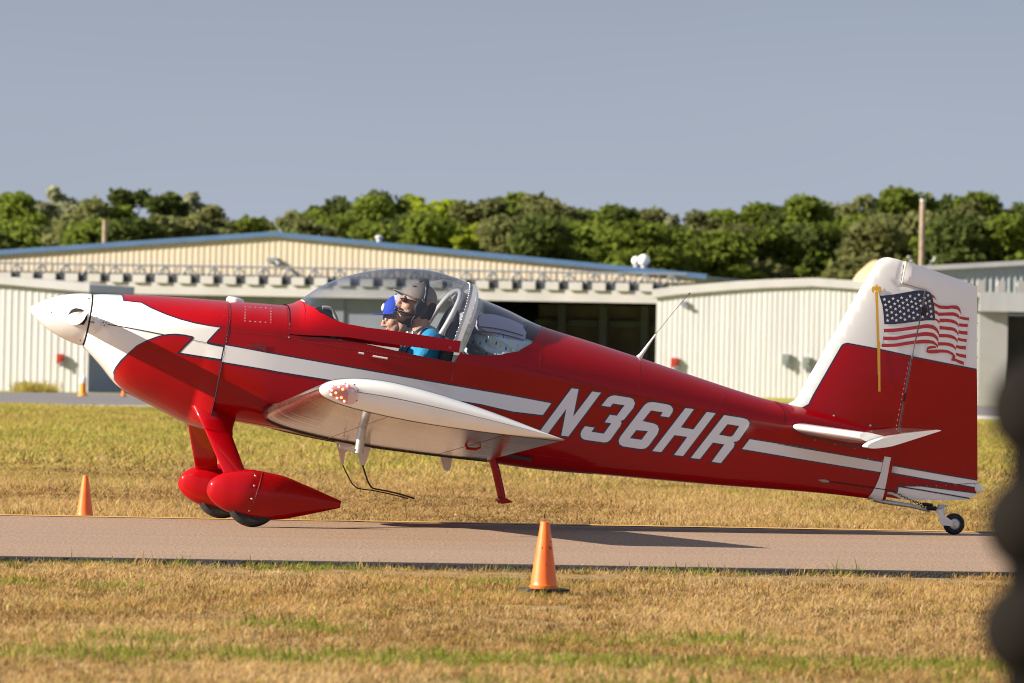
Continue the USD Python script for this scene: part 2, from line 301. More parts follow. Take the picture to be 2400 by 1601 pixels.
mat('white_gloss', (0.85, 0.82, 0.76), rough=0.3, coat=0.5)
mat('post_black', (0.006, 0.005, 0.005), rough=0.9, spec=0.05)
mat('post_brown', (0.008, 0.0068, 0.006), rough=0.9, spec=0.08, var=0.2, vscale=20)
mat('bark', (0.09, 0.07, 0.05), rough=0.95, var=0.3, vscale=4)
def leafmat(name, c, dark=0.6, trans=0.55):
    _mats[name] = usdkit.material(stage, f'/World/Looks/{name}', {
        'g': ('geometry', {}), 'oi': ('object_info', {}), 'r': ('rgb_ramp', {'ramp': [(0, tuple(x * dark for x in c)), (1, tuple(x * 1.25 for x in c))]}),
        'h': ('hsv', {}), 'hm': ('map_range', {'from_min': 0.0, 'from_max': 1.0, 'to_min': 0.8, 'to_max': 1.2}),
        'd': ('diffuse_bsdf', {}), 't': ('translucent_bsdf', {}), 'm': ('mix_closure', {'fac': trans})},
        [('g.random_per_island', 'r.fac'), ('oi.random', 'hm.value'), ('hm.result', 'h.value'), ('r.color', 'h.color'), ('h.color', 'd.color'), ('h.color', 't.color'), ('d.BSDF', 'm.closure1'), ('t.BSDF', 'm.closure2')], surface='m.closure')
leafmat('leaf_dark', (0.15, 0.195, 0.055)); leafmat('leaf_mid', (0.25, 0.32, 0.055)); leafmat('leaf_olive', (0.29, 0.31, 0.12))
leafmat('leaf_lime', (0.45, 0.54, 0.05)); leafmat('leaf_pale', (0.50, 0.53, 0.34))
leafmat('straw_light', (0.84, 0.60, 0.30), 0.7); leafmat('straw_mid', (0.70, 0.44, 0.17), 0.66); leafmat('straw_brown', (0.26, 0.14, 0.052), 0.55)
leafmat('grass_green', (0.29, 0.36, 0.05), 0.65); leafmat('grass_olive', (0.42, 0.36, 0.11), 0.7); leafmat('grass_yellow', (0.66, 0.54, 0.15), 0.74)

# ------------------------------------------------------------------ the aeroplane: its own frame (x aft, y to its right, z up)
PSI, TH = math.radians(9.0), math.radians(9.7)
AX = np.array([math.cos(TH) * math.cos(PSI), math.cos(TH) * math.sin(PSI), -math.sin(TH)])
AY = np.array([-math.sin(PSI), math.cos(PSI), 0.0]); AZ = np.cross(AX, AY)
MA = np.stack([AX, AY, AZ], 1)
AO = G(580, 1210) + AY * 0.9; AO[2] = 0.0
def amat(o=(0, 0, 0)):
    t = AO + MA @ np.asarray(o, float)
    return Gf.Matrix4d(*map(float, (*AX, 0, *AY, 0, *AZ, 0, *t, 1)))
def lray(p): return (CAM - AO) @ MA, ray(p) @ MA
def loc(p, y=0.0):
    o, d = lray(p); s = (y - o[1]) / d[..., 1]; return o + d * s[..., None]
def lz(p, y=0.0): return loc(D(p), y)
def to_world(q): return AO + np.asarray(q) @ MA.T
def ground_local(x, y): # local z where the ground is
    return -(AX[2] * x) / AZ[2]

def prof(pts, y=0.0):
    q = lz(pts, y); i = np.argsort(q[:, 0]); f = PchipInterpolator(q[i, 0], q[i, 2], extrapolate=True); return f
TOPC = prof([(200, 682), (212, 677), (280, 677), (400, 683), (520, 692), (600, 697), (652, 701), (672, 699), (690, 690), (715, 672), (740, 656), (770, 643), (800, 633), (860, 621), (920, 617), (990, 622), (1040, 636), (1075, 650), (1092, 657), (1140, 672)])
TOPR = prof([(1000, 640), (1060, 665), (1095, 682), (1160, 710), (1240, 748), (1350, 783), (1470, 822), (1600, 866), (1700, 899), (1760, 917), (1810, 928), (1900, 950), (2000, 982), (2070, 1005)])
BOTF = prof([(440, 952), (540, 968), (690, 995), (1000, 1042), (1180, 1071), (1400, 1092), (1600, 1110), (1900, 1134), (2015, 1147), (2080, 1152)])
BOTC = prof([(180, 790), (200, 806), (230, 838), (275, 890), (350, 931), (445, 978), (480, 990), (540, 1003)])
def _side(pts, ys):
    q = np.array([lz([p], y)[0] for p, y in zip(pts, ys)]); return PchipInterpolator(q[:, 0], q[:, 2], extrapolate=True)
ZL = _side([(200, 737), (260, 752), (350, 764), (440, 760), (520, 755), (665, 770), (1045, 834), (1450, 905), (1807, 978), (2060, 1026)], [-.2, -.33, -.42, -.48, -.51, -.53, -.53, -.40, -.2, -.06])
_wx = [-1.19, -1.16, -1.12, -1.05, -0.95, -0.8, -0.55, -0.33, 0, .5, 1.1, 1.6, 2.2, 3.0, 3.5, 4.0, 4.2]
HWID = PchipInterpolator(_wx, [.165, .19, .25, .325, .385, .43, .48, .51, .535, .545, .53, .475, .39, .26, .17, .075, .045])
X_FW = -0.335
X_STEP = 1.135
def NU(x): return np.interp(x, [-1.19, -0.9, -0.33, 0.1, 1.1, 1.6, 4.2], [2.0, 2.25, 2.4, 2.15, 2.1, 2.0, 2.0])
def NL(x): return np.interp(x, [-1.19, -0.95, -0.45, -0.334, 0.0, 4.2], [2.0, 2.5, 3.0, 5.0, 8.0, 6.0])
def dims(x, pr=None):
    x = np.asarray(x, float)
    zt = TOPC(x) if pr == 'can' else TOPR(x) if pr == 'rear' else np.where(x < X_STEP, TOPC(x), TOPR(x))
    zb = np.where(x < X_FW, BOTC(x), BOTF(x)); return zt, zb, ZL(x), HWID(x)
def sec(x, t, off=0.0, pr=None):
    x, t = np.broadcast_arrays(np.asarray(x, float), np.asarray(t, float))
    zt, zb, zl, w = dims(x, pr); n = np.where(t >= 0, NU(x), NL(x)); h = np.where(t >= 0, zt - zl, zl - zb) + off
    c, q = np.abs(np.cos(t)), np.abs(np.sin(t)); r = (c ** n + q ** n) ** (-1 / n); return np.stack([x, -(w + off) * c * r, zl + h * np.sign(t) * q * r], -1)
def t_of(x, z, pr=None):
    zt, zb, zl, w = dims(x, pr); up = z >= zl; n = np.where(up, NU(x), NL(x)); h = np.where(up, zt - zl, zl - zb)
    u = np.clip(np.abs(z - zl) / np.maximum(h, 1e-6), 0, 1); a = np.arctan2(u, np.clip(1 - u ** n, 0, 1) ** (1 / n)); return np.where(up, a, -a)
def hw(x, z, pr=None):
    zt, zb, zl, w = dims(x, pr); up = z >= zl; n = np.where(up, NU(x), NL(x)); h = np.where(up, zt - zl, zl - zb)
    u = np.abs(z - zl) / np.maximum(h, 1e-6); return np.where(u < 1, w * np.clip(1 - u ** n, 0, 1) ** (1 / n), -0.02 - 0.3 * np.clip(u - 1, 0, 1))
def hit(p, f, ymax=1.0, k=90):
    """Where the sight line of photo pixel p meets the near side of a body with half width f(x, z)."""
    p = np.atleast_2d(p); o, d = lray(p)
    sa, sb = (-ymax - o[1]) / d[:, 1], (0 - o[1]) / d[:, 1]; u = np.linspace(0, 1, k)
    s = sa[:, None] + (sb - sa)[:, None] * u; q = o + d[:, None, :] * s[..., None]
    g = np.abs(q[..., 1]) - f(q[..., 0], q[..., 2]); neg = g < 0; j = np.where(neg.any(1), neg.argmax(1), k - 1); j = np.maximum(j, 1); r = np.arange(len(p))
    lo, hi = s[r, j - 1], s[r, j]
    for _ in range(30):
        m = (lo + hi) / 2; q = o + d * m[:, None]; ng = np.abs(q[:, 1]) - f(q[:, 0], q[:, 2]) < 0
        hi = np.where(ng, m, hi); lo = np.where(ng, lo, m)
    return o + d * hi[:, None]
def decal(parent, name, poly, m, f=hw, off=0.002, h=7, smooth=True, label=None):
    """A flat marking traced as a polygon (photo pixels), laid on the real skin and lifted off it by its paint's thickness."""
    v, fc = tri_poly(poly, h); q = hit(v, f); mesh = tm(q, fc)
    _, _, n = meshkit.arrays(mesh, True)
    if n[:, 1].mean() > 0: n = -n; mesh.faces = mesh.faces[:, ::-1]
    mesh.vertices = q + n * off
    return part(parent, name, mesh, m, smooth=smooth, label=label)
def edge_curve(pts, f=None, pr=None):
    q = hit(np.asarray(pts, float), f or (lambda x, z: hw(x, z, pr))); return q[:, 0], t_of(q[:, 0], q[:, 2], pr)
def skin(xs, tlo, thi, m=40, off=0.0, pr=None):
    tau = np.linspace(0, 1, m); T = tlo[:, None] + (thi - tlo)[:, None] * tau; return both(grid(sec(xs[:, None], T, off, pr), flip=True))
H2 = math.pi / 2
plane = thing('aeroplane', 'small red and white taildragger aeroplane with bubble canopy on the taxiway', 'aeroplane', matrix=amat())
c1 = lambda p: Zm(50, 600, 2.939, p)
c2 = lambda p: Zm(650, 600, 3.3586, p)
c3 = lambda p: Zm(1200, 650, 3.1357, p)
c4 = lambda p: Zm(1750, 580, 2.1785, p)
cN = lambda p: Zm(1260, 890, 4.5212, p)
cF = lambda p: Zm(2020, 640, 6.5333, p)
c5 = lambda p: Zm(50, 850, 2.939, p)
c6 = lambda p: Zm(580, 850, 2.939, p)
cT = lambda p: Zm(1800, 930, 4.4358, p)

# ---- cowl (white, with red flames laid on), firewall forward
xs = np.r_[np.linspace(-1.165, -1.05, 16), np.linspace(-1.04, X_FW - 0.002, 44)]
cowl = skin(xs, np.full(len(xs), -H2), np.full(len(xs), H2), m=80)
# front face of the cowl, closing it behind the spinner
ring = sec(np.full(80, -1.165), np.linspace(-H2, H2, 80)); face = np.stack([ring, ring * [1, 0.5, 1] * 0.5 + [-1.1632 * 0.5, 0, 1.0735 * 0.5] - [0, 0, 0]], 0)
face[1, :, 0] = -1.163
cowlm = part(plane, 'cowl', cat(cowl, both(grid(face))), M('white_paint'), smooth=40)
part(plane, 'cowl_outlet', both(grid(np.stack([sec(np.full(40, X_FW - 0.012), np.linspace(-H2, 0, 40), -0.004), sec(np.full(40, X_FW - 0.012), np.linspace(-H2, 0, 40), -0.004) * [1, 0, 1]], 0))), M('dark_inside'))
# red panels of the cowl: outlined in (x, t) so that they run over the top and under the belly
def xt_panel(parent, name, px, caps, m, off, grow=0.0, h=0.016):
    px = np.array(LineString(px).segmentize(3.0).coords); q = hit(np.asarray(px, float), hw); t = t_of(q[:, 0], q[:, 2]); P = [(x, tt * 0.45) for x, tt in zip(q[:, 0], t)] + [(x, tt * 0.45) for x, tt in caps]
    g = Polygon(P).buffer(0)
    if grow: g = g.buffer(grow)
    g = g.intersection(sbox(-1.16, -H2 * 0.45, X_FW - 0.003, H2 * 0.45)); v, f = tri_poly(g, h); mesh = tm(sec(v[:, 0], v[:, 1] / 0.45), f)
    _, _, n = meshkit.arrays(mesh, True)
    if n[:, 1].mean() > 0: n = -n; mesh.faces = mesh.faces[:, ::-1]
    mesh.vertices = sec(v[:, 0], v[:, 1] / 0.45) + n * off
    return part(parent, name, both(mesh), m, smooth=True)
xtop = loc(c1([690, 270]), 0)[0]
up_px = c1([(712, 308), (770, 314), (830, 320), (900, 358), (1000, 400), (1100, 434), (1200, 460), (1300, 478), (1385, 490), (1335, 543), (1290, 592), (1345, 603), (1400, 612)])
up_caps = [(X_FW, 0.55), (X_FW, H2), (xtop, H2)]
xt_panel(cowlm, 'flame_outline', up_px, up_caps, M('navy'), 0.0015, grow=0.010)
xt_panel(cowlm, 'red_flame', up_px, up_caps, M('red_paint'), 0.003)
lo_px = c1([(1378, 728), (1220, 701), (1070, 675), (1120, 620), (1175, 566), (1120, 553), (1060, 547), (1000, 549), (940, 562), (870, 588), (800, 625), (740, 680), (690, 730), (655, 780), (642, 810), (646, 832)])
qb = hit(c1([[690, 905]]), hw)[0]
_q = hit(c1([[646, 832]]), hw)[0]; _t = float(t_of(_q[0], _q[2]))
lo_caps = [(_q[0] + 0.012, _t - .18), (_q[0] + 0.05, (_t - H2) / 2), (_q[0] + 0.16, -H2), (X_FW, -H2)]
xt_panel(cowlm, 'flame_outline', lo_px, lo_caps, M('navy'), 0.0015, grow=0.010)
xt_panel(cowlm, 'red_flame', lo_px, lo_caps, M('red_paint'), 0.003)
def line_px(pts, wpx): return LineString(np.asarray(pts, float)).buffer(wpx / 2, cap_style='flat')
decal(cowlm, 'cowl_seam', line_px(c1([(462, 452), (560, 466), (700, 488), (860, 518), (1000, 546)]), 2.0), M('seam'), off=0.004)
decal(cowlm, 'cowl_seam', line_px(c1([(1180, 580), (1290, 600), (1398, 622)]), 1.2), M('seam'), off=0.004)
decal(cowlm, 'oil_door_hinge', shapely.Point(c1((578, 468))).buffer(7.5), M('canopy_white'), off=0.006, h=3)
for q in ((570, 459), (588, 462), (577, 478)): decal(cowlm, 'screw', shapely.Point(c1(q)).buffer(1.5), M('seam'), off=0.008, h=1.5)
# air inlets either side of the spinner
for s in (-1, 1):
    a = np.linspace(0, 2 * np.pi, 33)[:-1]; rr = [(0.056, -0.015), (0.063, -0.03), (0.060, -0.042), (0.050, -0.045), (0.045, -0.03), (0.044, 0.03)]
    P = np.stack([np.stack([np.full(32, -1.10 + dx), s * 0.225 + r * 0.95 * np.cos(a), 1.055 + r * 0.85 * np.sin(a)], -1) for r, dx in [(0.058, 0.10)] + rr], 0)
    inl = part(plane, 'air_inlet', grid(P, close_u=True), M('white_paint'), smooth=50)
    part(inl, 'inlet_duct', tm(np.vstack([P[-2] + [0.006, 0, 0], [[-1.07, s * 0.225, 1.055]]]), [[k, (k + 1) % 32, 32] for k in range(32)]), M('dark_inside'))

# ---- spinner and propeller (at rest, one blade pointing at the camera side)
zs = 1.077
sp = PchipInterpolator([0, .02, .06, .18, .445, .7, .9, 1], [0, .075, .17, .37, .69, .88, .975, 1.0]); u = np.r_[np.linspace(0, .1, 10) ** 1.3 * 2, np.linspace(.12, 1, 30)]; u = np.unique(np.clip(u, 0, 1))
prf = np.stack([0.166 * sp(u), -1.541 + 0.362 * u], 1); prf = np.vstack([prf, [0.163, -1.175], [0.10, -1.172]])
sm = lathe(prf, 64, 'x'); sm.vertices += [0, 0, zs]; sm = tm(sm.vertices, sm.faces[:, ::-1])
spin = part(plane, 'spinner', sm, M('white_paint'), smooth=40)
gap = lathe([(0.161, -1.179), (0.161, -1.16), (0.02, -1.16)], 48, 'x'); gap.vertices += [0, 0, zs]; part(plane, 'spinner_backplate', gap, M('seam'), smooth=40)
fspin = lambda x, z: np.sqrt(np.clip((0.166 * sp(np.clip((x + 1.541) / .362, 0, 1))) ** 2 - (z - zs) ** 2, 0, 1)) - np.where((x < -1.541) | (x > -1.178), 1, 0)
for q in ((557, 491), (1085, 995), (1240, 235)): decal(spin, 'screw', shapely.Point(Zm(50, 670, 7.837, q)).buffer(1.4), M('seam'), f=fspin, off=0.002, h=1.5)
cres = Polygon(Zm(50, 670, 7.837, [(925, 440), (885, 490), (855, 550), (848, 605), (860, 655), (900, 690), (960, 705), (1060, 710), (1150, 715), (1205, 620), (1215, 560), (1200, 480), (1100, 430), (1000, 410)]))
decal(spin, 'blade_opening', cres, M('dark_inside'), f=fspin, off=0.0025, h=5)
def blade(s):
    rs = np.array([0.06, 0.12, 0.17, 0.22, 0.30, 0.42, 0.56, 0.70, 0.80, 0.86, 0.885]); ch = [.10, .115, .125, .13, .14, .142, .135, .115, .092, .06, .02]; th = [.085, .078, .06, .042, .028, .02, .015, .011, .009, .006, .003]; pit = np.radians([58, 56, 52, 48, 42, 34, 28, 24, 21, 20, 19])
    a = np.linspace(0, 2 * np.pi, 25)[:-1]; P = []
    for r, c, t, p in zip(rs, ch, th, pit):
        e1 = np.array([math.sin(p), 0, math.cos(p)]); e2 = np.array([math.cos(p), 0, -math.sin(p)])
        P.append(np.array([-1.255, s * r, zs]) + c / 2 * np.cos(a)[:, None] * e1 + t / 2 * (np.sin(a) * (1 - .3 * np.cos(a)))[:, None] * e2)
    return grid(np.array(P), close_u=True)
for s in (-1, 1): part(plane, 'propeller_blade', blade(s), M('white_paint'), smooth=60)

# ---- fuselage skin
x_pan = float(hit(c1([[1843, 545]]), hw)[0, 0])
ed_px = np.vstack([c2([(88, 620), (360, 642), (690, 690), (900, 738), (1160, 795), (1395, 838)]), c2([(1440, 766), (1480, 772), (1600, 783), (1750, 779), (1900, 750), (2000, 690), (2045, 625), (2068, 580)])])
ea = edge_curve(ed_px[:6], pr='can'); eb = edge_curve(ed_px[6:], pr='rear')
xw_end = float(loc(c2([2075, 555]), 0)[0])
EX = np.r_[x_pan, ea[0][1:], eb[0], xw_end]; ET = np.r_[ea[1][0], ea[1][1:], eb[1], H2]
for k in range(1, len(EX)): EX[k] = max(EX[k], EX[k - 1] + 1e-3)
def edge_t(x): return np.interp(x, EX, ET)
x_tail = 4.085
xa = np.linspace(X_FW, x_pan, 24); fa = skin(xa, np.full(24, -H2), np.full(24, H2), m=90)
xb = np.unique(np.r_[np.linspace(x_pan, xw_end, 170), EX]); TS = -0.12; fb = cat(skin(np.linspace(x_pan, xw_end, 120), np.full(120, -H2), np.full(120, TS), m=80), skin(xb, np.full(len(xb), TS), edge_t(xb), m=40))
xc = np.linspace(xw_end, x_tail, 120); fcn = skin(xc, np.full(120, -H2), np.full(120, H2), m=90)
te = sec(np.full(60, x_tail), np.linspace(-H2, H2, 60)); tailcap = both(grid(np.stack([te, te * [1, 0, 1]], 0)))
fus = part(plane, 'fuselage', cat(fa, fb, fcn, tailcap), M('red_paint'), smooth=38)
xi = np.linspace(x_pan - 0.25, xw_end - .12, 80); lin = skin(xi, np.full(80, -H2), np.minimum(edge_t(xi), 0.5) * 0.985, m=50, off=-0.018)
part(plane, 'cabin_lining', lin, M('grey_inside'), smooth=38)
part(plane, 'cabin_floor', box(0.75, 0, 0.735, 1.9, 0.98, 0.02), M('dark_inside'))
fw = sec(np.full(60, X_FW + 0.12), np.linspace(-H2, H2, 60), -0.02); part(plane, 'firewall', both(grid(np.stack([fw, fw * [1, 0, 1]], 0))), M('dark_inside'))

# ---- canopy: glass bubble on a red skirt, hinged slightly open, with its rear bow and the roll bar
gl_px = c2([(180, 362), (205, 372), (235, 395), (330, 450), (420, 495), (490, 520), (560, 540), (700, 565), (900, 590), (1100, 620), (1320, 655), (1440, 672)])
gx, gt = edge_curve(gl_px, pr='can'); x_f = float(lz([(689, 691)], 0)[0, 0])
GX = np.r_[x_f - 0.002, gx]; GT = np.r_[H2, gt]
for k in range(1, len(GX)): GX[k] = max(GX[k], GX[k - 1] + 2e-3)
sk_px = c2([(90, 614), (360, 628), (560, 641), (800, 680), (1000, 708), (1200, 735), (1415, 760)]); sx, st = edge_curve(sk_px, pr='can'); sx[0] = x_pan
xe_top = float(lz([(1088, 655)], 0)[0, 0]); xe_bot = float(gx[-1])
xk = np.linspace(x_pan, sx[-1] + 0.01, 150); skirt = skin(xk, np.interp(xk, sx, st), np.interp(xk, GX, GT, left=H2), m=44, off=0.007, pr='can')
skm = part(plane, 'canopy_skirt', skirt, M('red_paint'), smooth=38)
decal(skm, 'canopy_latch', shapely.Point(c2((1357, 722))).buffer(4.0), M('flag_red'), f=lambda x, z: hw(x, z, 'can') + .007, off=0.006, h=2)
def glass(s0, s1, n, m=60, off=0.0, tl=0.0):
    P = []
    for s in np.linspace(s0, s1, n):
        tau = np.linspace(0, 1, m); xe = xe_bot + (xe_top - xe_bot) * np.sin(tau * H2); x = x_f + (xe - x_f) * s; tlo = np.interp(x, GX, GT); tlo = np.where(x < GX[0], H2, tlo)
        P.append(sec(x, np.minimum(tlo, H2 - 1e-4) + (H2 - tlo) * tau + tl, off, 'can'))
    return both(grid(np.array(P), flip=True))
can = part(plane, 'canopy', glass(0.0, 1.0, 90), M('canopy_glass'), smooth=40)
part(plane, 'canopy_bow', cat(glass(0.958, 1.006, 6, off=-0.012), glass(0.978, 1.008, 4, off=0.004)), M('canopy_white'), smooth=38)
rv = glass(0.9615, 0.9625, 2, m=26, off=0.0); part(plane, 'bow_rivets', cat(*[ellipsoid(p, (.006, .006, .006), 1) for p in rv.vertices[:26]]), M('steel'), kind='stuff')
part(plane, 'canopy_rim', glass(0.0, 0.006, 3, off=0.002), M('canopy_white'), smooth=38)
# rear window
def rglass(m=50, n=60, off=0.0, s0=0.0, s1=1.0):
    xs0_b = float(eb[0][0]); xs0_t = float(lz([(1096, 683)], 0)[0, 0]); P = []
    for s in np.linspace(s0, s1, n):
        tau = np.linspace(0, 1, m); x0 = xs0_b + (xs0_t - xs0_b) * np.sin(tau * H2); x = x0 + (xw_end - x0) * s; tlo = edge_t(np.maximum(x, eb[0][0])); P.append(sec(x, tlo + (H2 - tlo) * tau, off, 'rear'))
    return both(grid(np.array(P), flip=True))
part(plane, 'rear_window', rglass(), M('window_glass'), smooth=40)
part(plane, 'window_frame', cat(rglass(n=5, off=-0.006, s0=-0.09, s1=0.03)), M('worn_white'), smooth=38)
# roll bar hoops and braces
def hoop(px_b, px_t, r, k=-0.05):
    b = lz([px_b], -0.44)[0]; t = lz([px_t], 0)[0]; a = np.linspace(-H2, H2, 36); P = []
    for q in a:
        s = math.cos(q) ** 0.75; P.append([b[0] + (t[0] - b[0]) * s, 0.44 * np.sign(q) * abs(math.sin(q)) ** 0.8, b[2] + (t[2] - b[2]) * s])
    return tube(P, r, 10)
part(plane, 'roll_bar', hoop((1055, 800), (1083, 668), 0.021), M('canopy_white'), smooth=60)
part(plane, 'roll_bar', hoop((1012, 768), (1050, 668), 0.017), M('canopy_white'), smooth=60)
for y in (-.30, .30):
    a, b = lz([(1020, 800)], y)[0], lz([(1062, 675)], y * .5)[0]; part(plane, 'roll_bar_brace', tube([a, (a + b) / 2, b], 0.017, 10), M('canopy_white'), smooth=60)
hb = lz([(1032, 686)], -.15)[0]; part(plane, 'grab_handle', tube(curve([hb + [0, 0, .02], hb + [.03, -.02, -.03], hb + [.09, -.02, -.05], hb + [.13, 0, -.03], hb + [.12, .02, .03], hb + [0.06, .02, .06], hb + [0, 0, .02]], 30), 0.006, 8), M('canopy_white'), smooth=60)
# instrument panel cover, seats
q = lz(D([(0, 0)]) * 0 + [(716, 712), (724, 708), (738, 706), (756, 708), (764, 722), (770, 750), (770, 800), (716, 800)], -0.3)[:, [0, 2]]
pm = trimesh.creation.extrude_polygon(Polygon(q).buffer(0.008), 0.84, engine='earcut'); pm.vertices = np.stack([pm.vertices[:, 0], pm.vertices[:, 2] - 0.42, pm.vertices[:, 1]], 1); pm = tm(pm.vertices, pm.faces[:, ::-1])
part(plane, 'glare_shield', pm, M('glare_cover'), smooth=30)
ql = lz([(734, 707), (752, 708), (762, 722), (771, 752)], -0.3); part(plane, 'glare_shield_edge', cat(*[tube(curve(ql * [1, 0, 1] + [0, y, 0], 16), 0.012, 8) for y in (-.425, .425)], tube([ql[1] * [1, 0, 1] + [0, -.425, 0], ql[1] * [1, 0, 1] + [0, .425, 0]], 0.012, 8)), M('panel_edge'), smooth=60)
for y in (-.25, .25):
    a, b = lz([(1005, 860)], y)[0], lz([(1042, 705)], y)[0]; n = np.array([b[2] - a[2], 0, -(b[0] - a[0])]); n /= np.linalg.norm(n)
    P = []
    for s, w_, th_ in zip(np.linspace(0, 1, 12), [.2, .21, .21, .21, .21, .205, .2, .19, .175, .15, .11, .05], [.05] * 9 + [.045, .035, .02]):
        c = a + (b - a) * s; an = np.linspace(0, 2 * np.pi, 25)[:-1]
        P.append(c + (np.sign(np.cos(an)) * np.abs(np.cos(an)) ** .5 * w_)[:, None] * [0, 1, 0] + (np.sign(np.sin(an)) * np.abs(np.sin(an)) ** .6 * th_)[:, None] * n)
    part(plane, 'seat_back', grid(np.array(P), close_u=True), M('seat_fabric'), smooth=50); part(plane, 'seat_cushion', box(a[0] - .22, y, 0.80, .46, .42, .11, bev=.03), M('seat_fabric'), smooth=30)

# ---- stripe and registration on the side
def outlined(parent, name, poly, px, m=None, f=hw, off=0.0018, h=7, label=None):
    decal(parent, name + '_outline', poly.buffer(px, join_style='mitre', mitre_limit=3), M('navy'), f=f, off=off, h=h); return decal(parent, name, poly, m or M('white_decal'), f=f, off=off + 0.0015, h=h, label=label)
stripe_px = np.vstack([c1([(1403, 615), (1500, 632), (1690, 668)]), c2([(0, 778), (700, 902), (1200, 990), (1600, 1060)]), c3([(0, 872), (287, 926), (225, 1012), (0, 985)]), c2([(1600, 1165), (900, 1052), (460, 982), (0, 908)]), c1([(1690, 780), (1380, 728)])])
outlined(fus, 'stripe', Polygon(stripe_px).buffer(0), 3.2)
cs_px = c1([(1398, 612), (1290, 592), (1175, 566), (1070, 675), (1380, 728)])
N_ = Polygon([(358, 92), (432, 100), (375, 392), (578, 125), (670, 138), (325, 600), (250, 592), (303, 308), (110, 567), (18, 552)])
T_ = Polygon([(675, 275), (768, 288), (795, 252), (920, 270), (838, 382), (765, 372), (710, 450), (780, 462), (700, 572), (570, 552), (600, 508), (500, 493), (465, 540), (453, 575), (460, 610), (480, 628), (505, 637), (700, 664), (738, 660), (770, 635), (875, 490), (886, 460), (878, 436), (912, 424), (1012, 300), (1030, 250), (1014, 210), (980, 192), (815, 166), (772, 174), (740, 195)])
S_ = Polygon([(1390, 398), (1427, 345), (1434, 310), (1412, 278), (1372, 262), (1215, 236), (1168, 243), (1130, 270), (872, 608), (857, 650), (868, 685), (905, 706), (1095, 734), (1143, 726), (1175, 700), (1268, 575), (1284, 525), (1268, 485), (1235, 466), (1110, 438), (1200, 325), (1325, 345), (1300, 385)], [[(1045, 533), (1168, 545), (1100, 637), (975, 620)]])
H_ = Polygon([(1565, 300), (1655, 312), (1515, 505), (1650, 527), (1790, 342), (1885, 355), (1540, 808), (1445, 797), (1585, 605), (1448, 587), (1308, 767), (1215, 755)])
R_ = Polygon([(1975, 375), (2180, 408), (2222, 424), (2243, 455), (2236, 495), (2132, 640), (2105, 655), (2072, 658), (2085, 680), (2075, 715), (1940, 883), (1845, 868), (1978, 685), (1855, 665), (1718, 840), (1622, 828)], [[(2010, 470), (2135, 490), (2070, 590), (2045, 605), (1920, 583)]])
for g, nm in ((N_, 'N'), (T_, '3'), (S_, '6'), (H_, 'H'), (R_, 'R')):
    g = affinity.affine_transform(g.buffer(0), [1 / 4.5212, 0, 0, 1 / 4.5212, 1260, 890]); outlined(fus, 'registration_letter', g, 3.0, h=6, label=f'white letter {nm} with navy outline')
rs_px = np.vstack([c3([(1745, 1190), (2195, 1262)]), cT([(0, 478), (600, 580), (1190, 683), (1170, 783), (600, 690), (0, 590)]), c3([(2195, 1345), (1690, 1262)])])
outlined(fus, 'stripe', Polygon(rs_px).buffer(0), 3.0)
decal(fus, 'tail_band', Polygon(cT([(1207, 620), (1276, 630), (1262, 700), (1245, 800), (1225, 900), (1205, 1000), (1188, 1066), (1020, 1060), (1075, 1000), (1120, 920), (1150, 850), (1172, 780), (1188, 700)])).buffer(0), M('white_decal'), off=0.006)
# panel lines, rivets, small fittings
for px, w_ in ((c1([(1403, 622), (1398, 680), (1380, 728)]), 1.0), (c1([(1425, 335), (1422, 430), (1412, 520), (1405, 612)]), 1.2), (c1([(1378, 732), (1350, 850), (1320, 1012)]), 1.2), (c1([(1832, 345), (1840, 440), (1844, 545)]), 2.6),
               (c3([(948, 610), (945, 690), (940, 760)]), 1.2), (cT([(75, 55), (130, 85), (170, 130), (185, 190), (182, 280)]), 2.2)):
    decal(fus, 'panel_line', line_px(px, w_), M('seam') if 1.5 < w_ < 2.2 else M('seam_red'), off=0.0045, h=5)
for px in (c1([(1425, 517), (1600, 530), (1838, 556)]), c3([(0, 640), (300, 712), (880, 862), (1500, 1010), (1760, 1085), (2000, 1112)])):
    decal(fus, 'panel_line', line_px(px, 0.9), M('seam_red'), off=0.003, h=6)
riv = []
for a, b, n in (((1425, 345), (1413, 590), 12), ((1545, 350), (1540, 448), 6), ((1540, 350), (1720, 362), 6), ((1720, 362), (1718, 460), 6), ((1540, 448), (1718, 460), 6), ((1375, 745), (1325, 990), 16), ((1845, 560), (1850, 470), 4), ((1400, 355), (1385, 590), 5)):
    riv += list(np.linspace(c1(a), c1(b), n))
for a, b, n in (((490, 450), (900, 535), 3), ((1040, 645), (1185, 668), 2), ((1035, 740), (1150, 765), 2)): riv += list(np.linspace(cT(a), cT(b), n))
rq = hit(np.array(riv), hw); part(fus, 'rivets', cat(*[ellipsoid(p, (.0042, .003, .0042), 1) for p in rq]), M('rivet_metal'), kind='stuff')
r2v = []
for a, b, n in (((20, 655), (880, 872), 62), ((880, 872), (1990, 1120), 78), ((945, 620), (938, 870), 14), ((930, 1000), (915, 1240), 14), ((60, 1290), (1700, 1500), 90), ((1560, 860), (1500, 1010), 12), ((210, 560), (200, 700), 10)): r2v += list(np.linspace(c3(a), c3(b), n))
for a, b, n in (((20, 640), (1380, 858), 60), ((1395, 880), (1375, 985), 8)): r2v += list(np.linspace(c2(a), c2(b), n))
part(fus, 'flush_rivets', cat(*[ellipsoid(p, (.0034, .0016, .0034), 1) for p in hit(np.array(r2v), hw)]), M('seam_red'), kind='stuff')
decal(fus, 'air_duct', Polygon(c1([(1545, 607), (1692, 600), (1682, 662)])), M('seam_red'), off=0.0055, h=4)  # flat dark red patch painted for the shade inside the duct recess
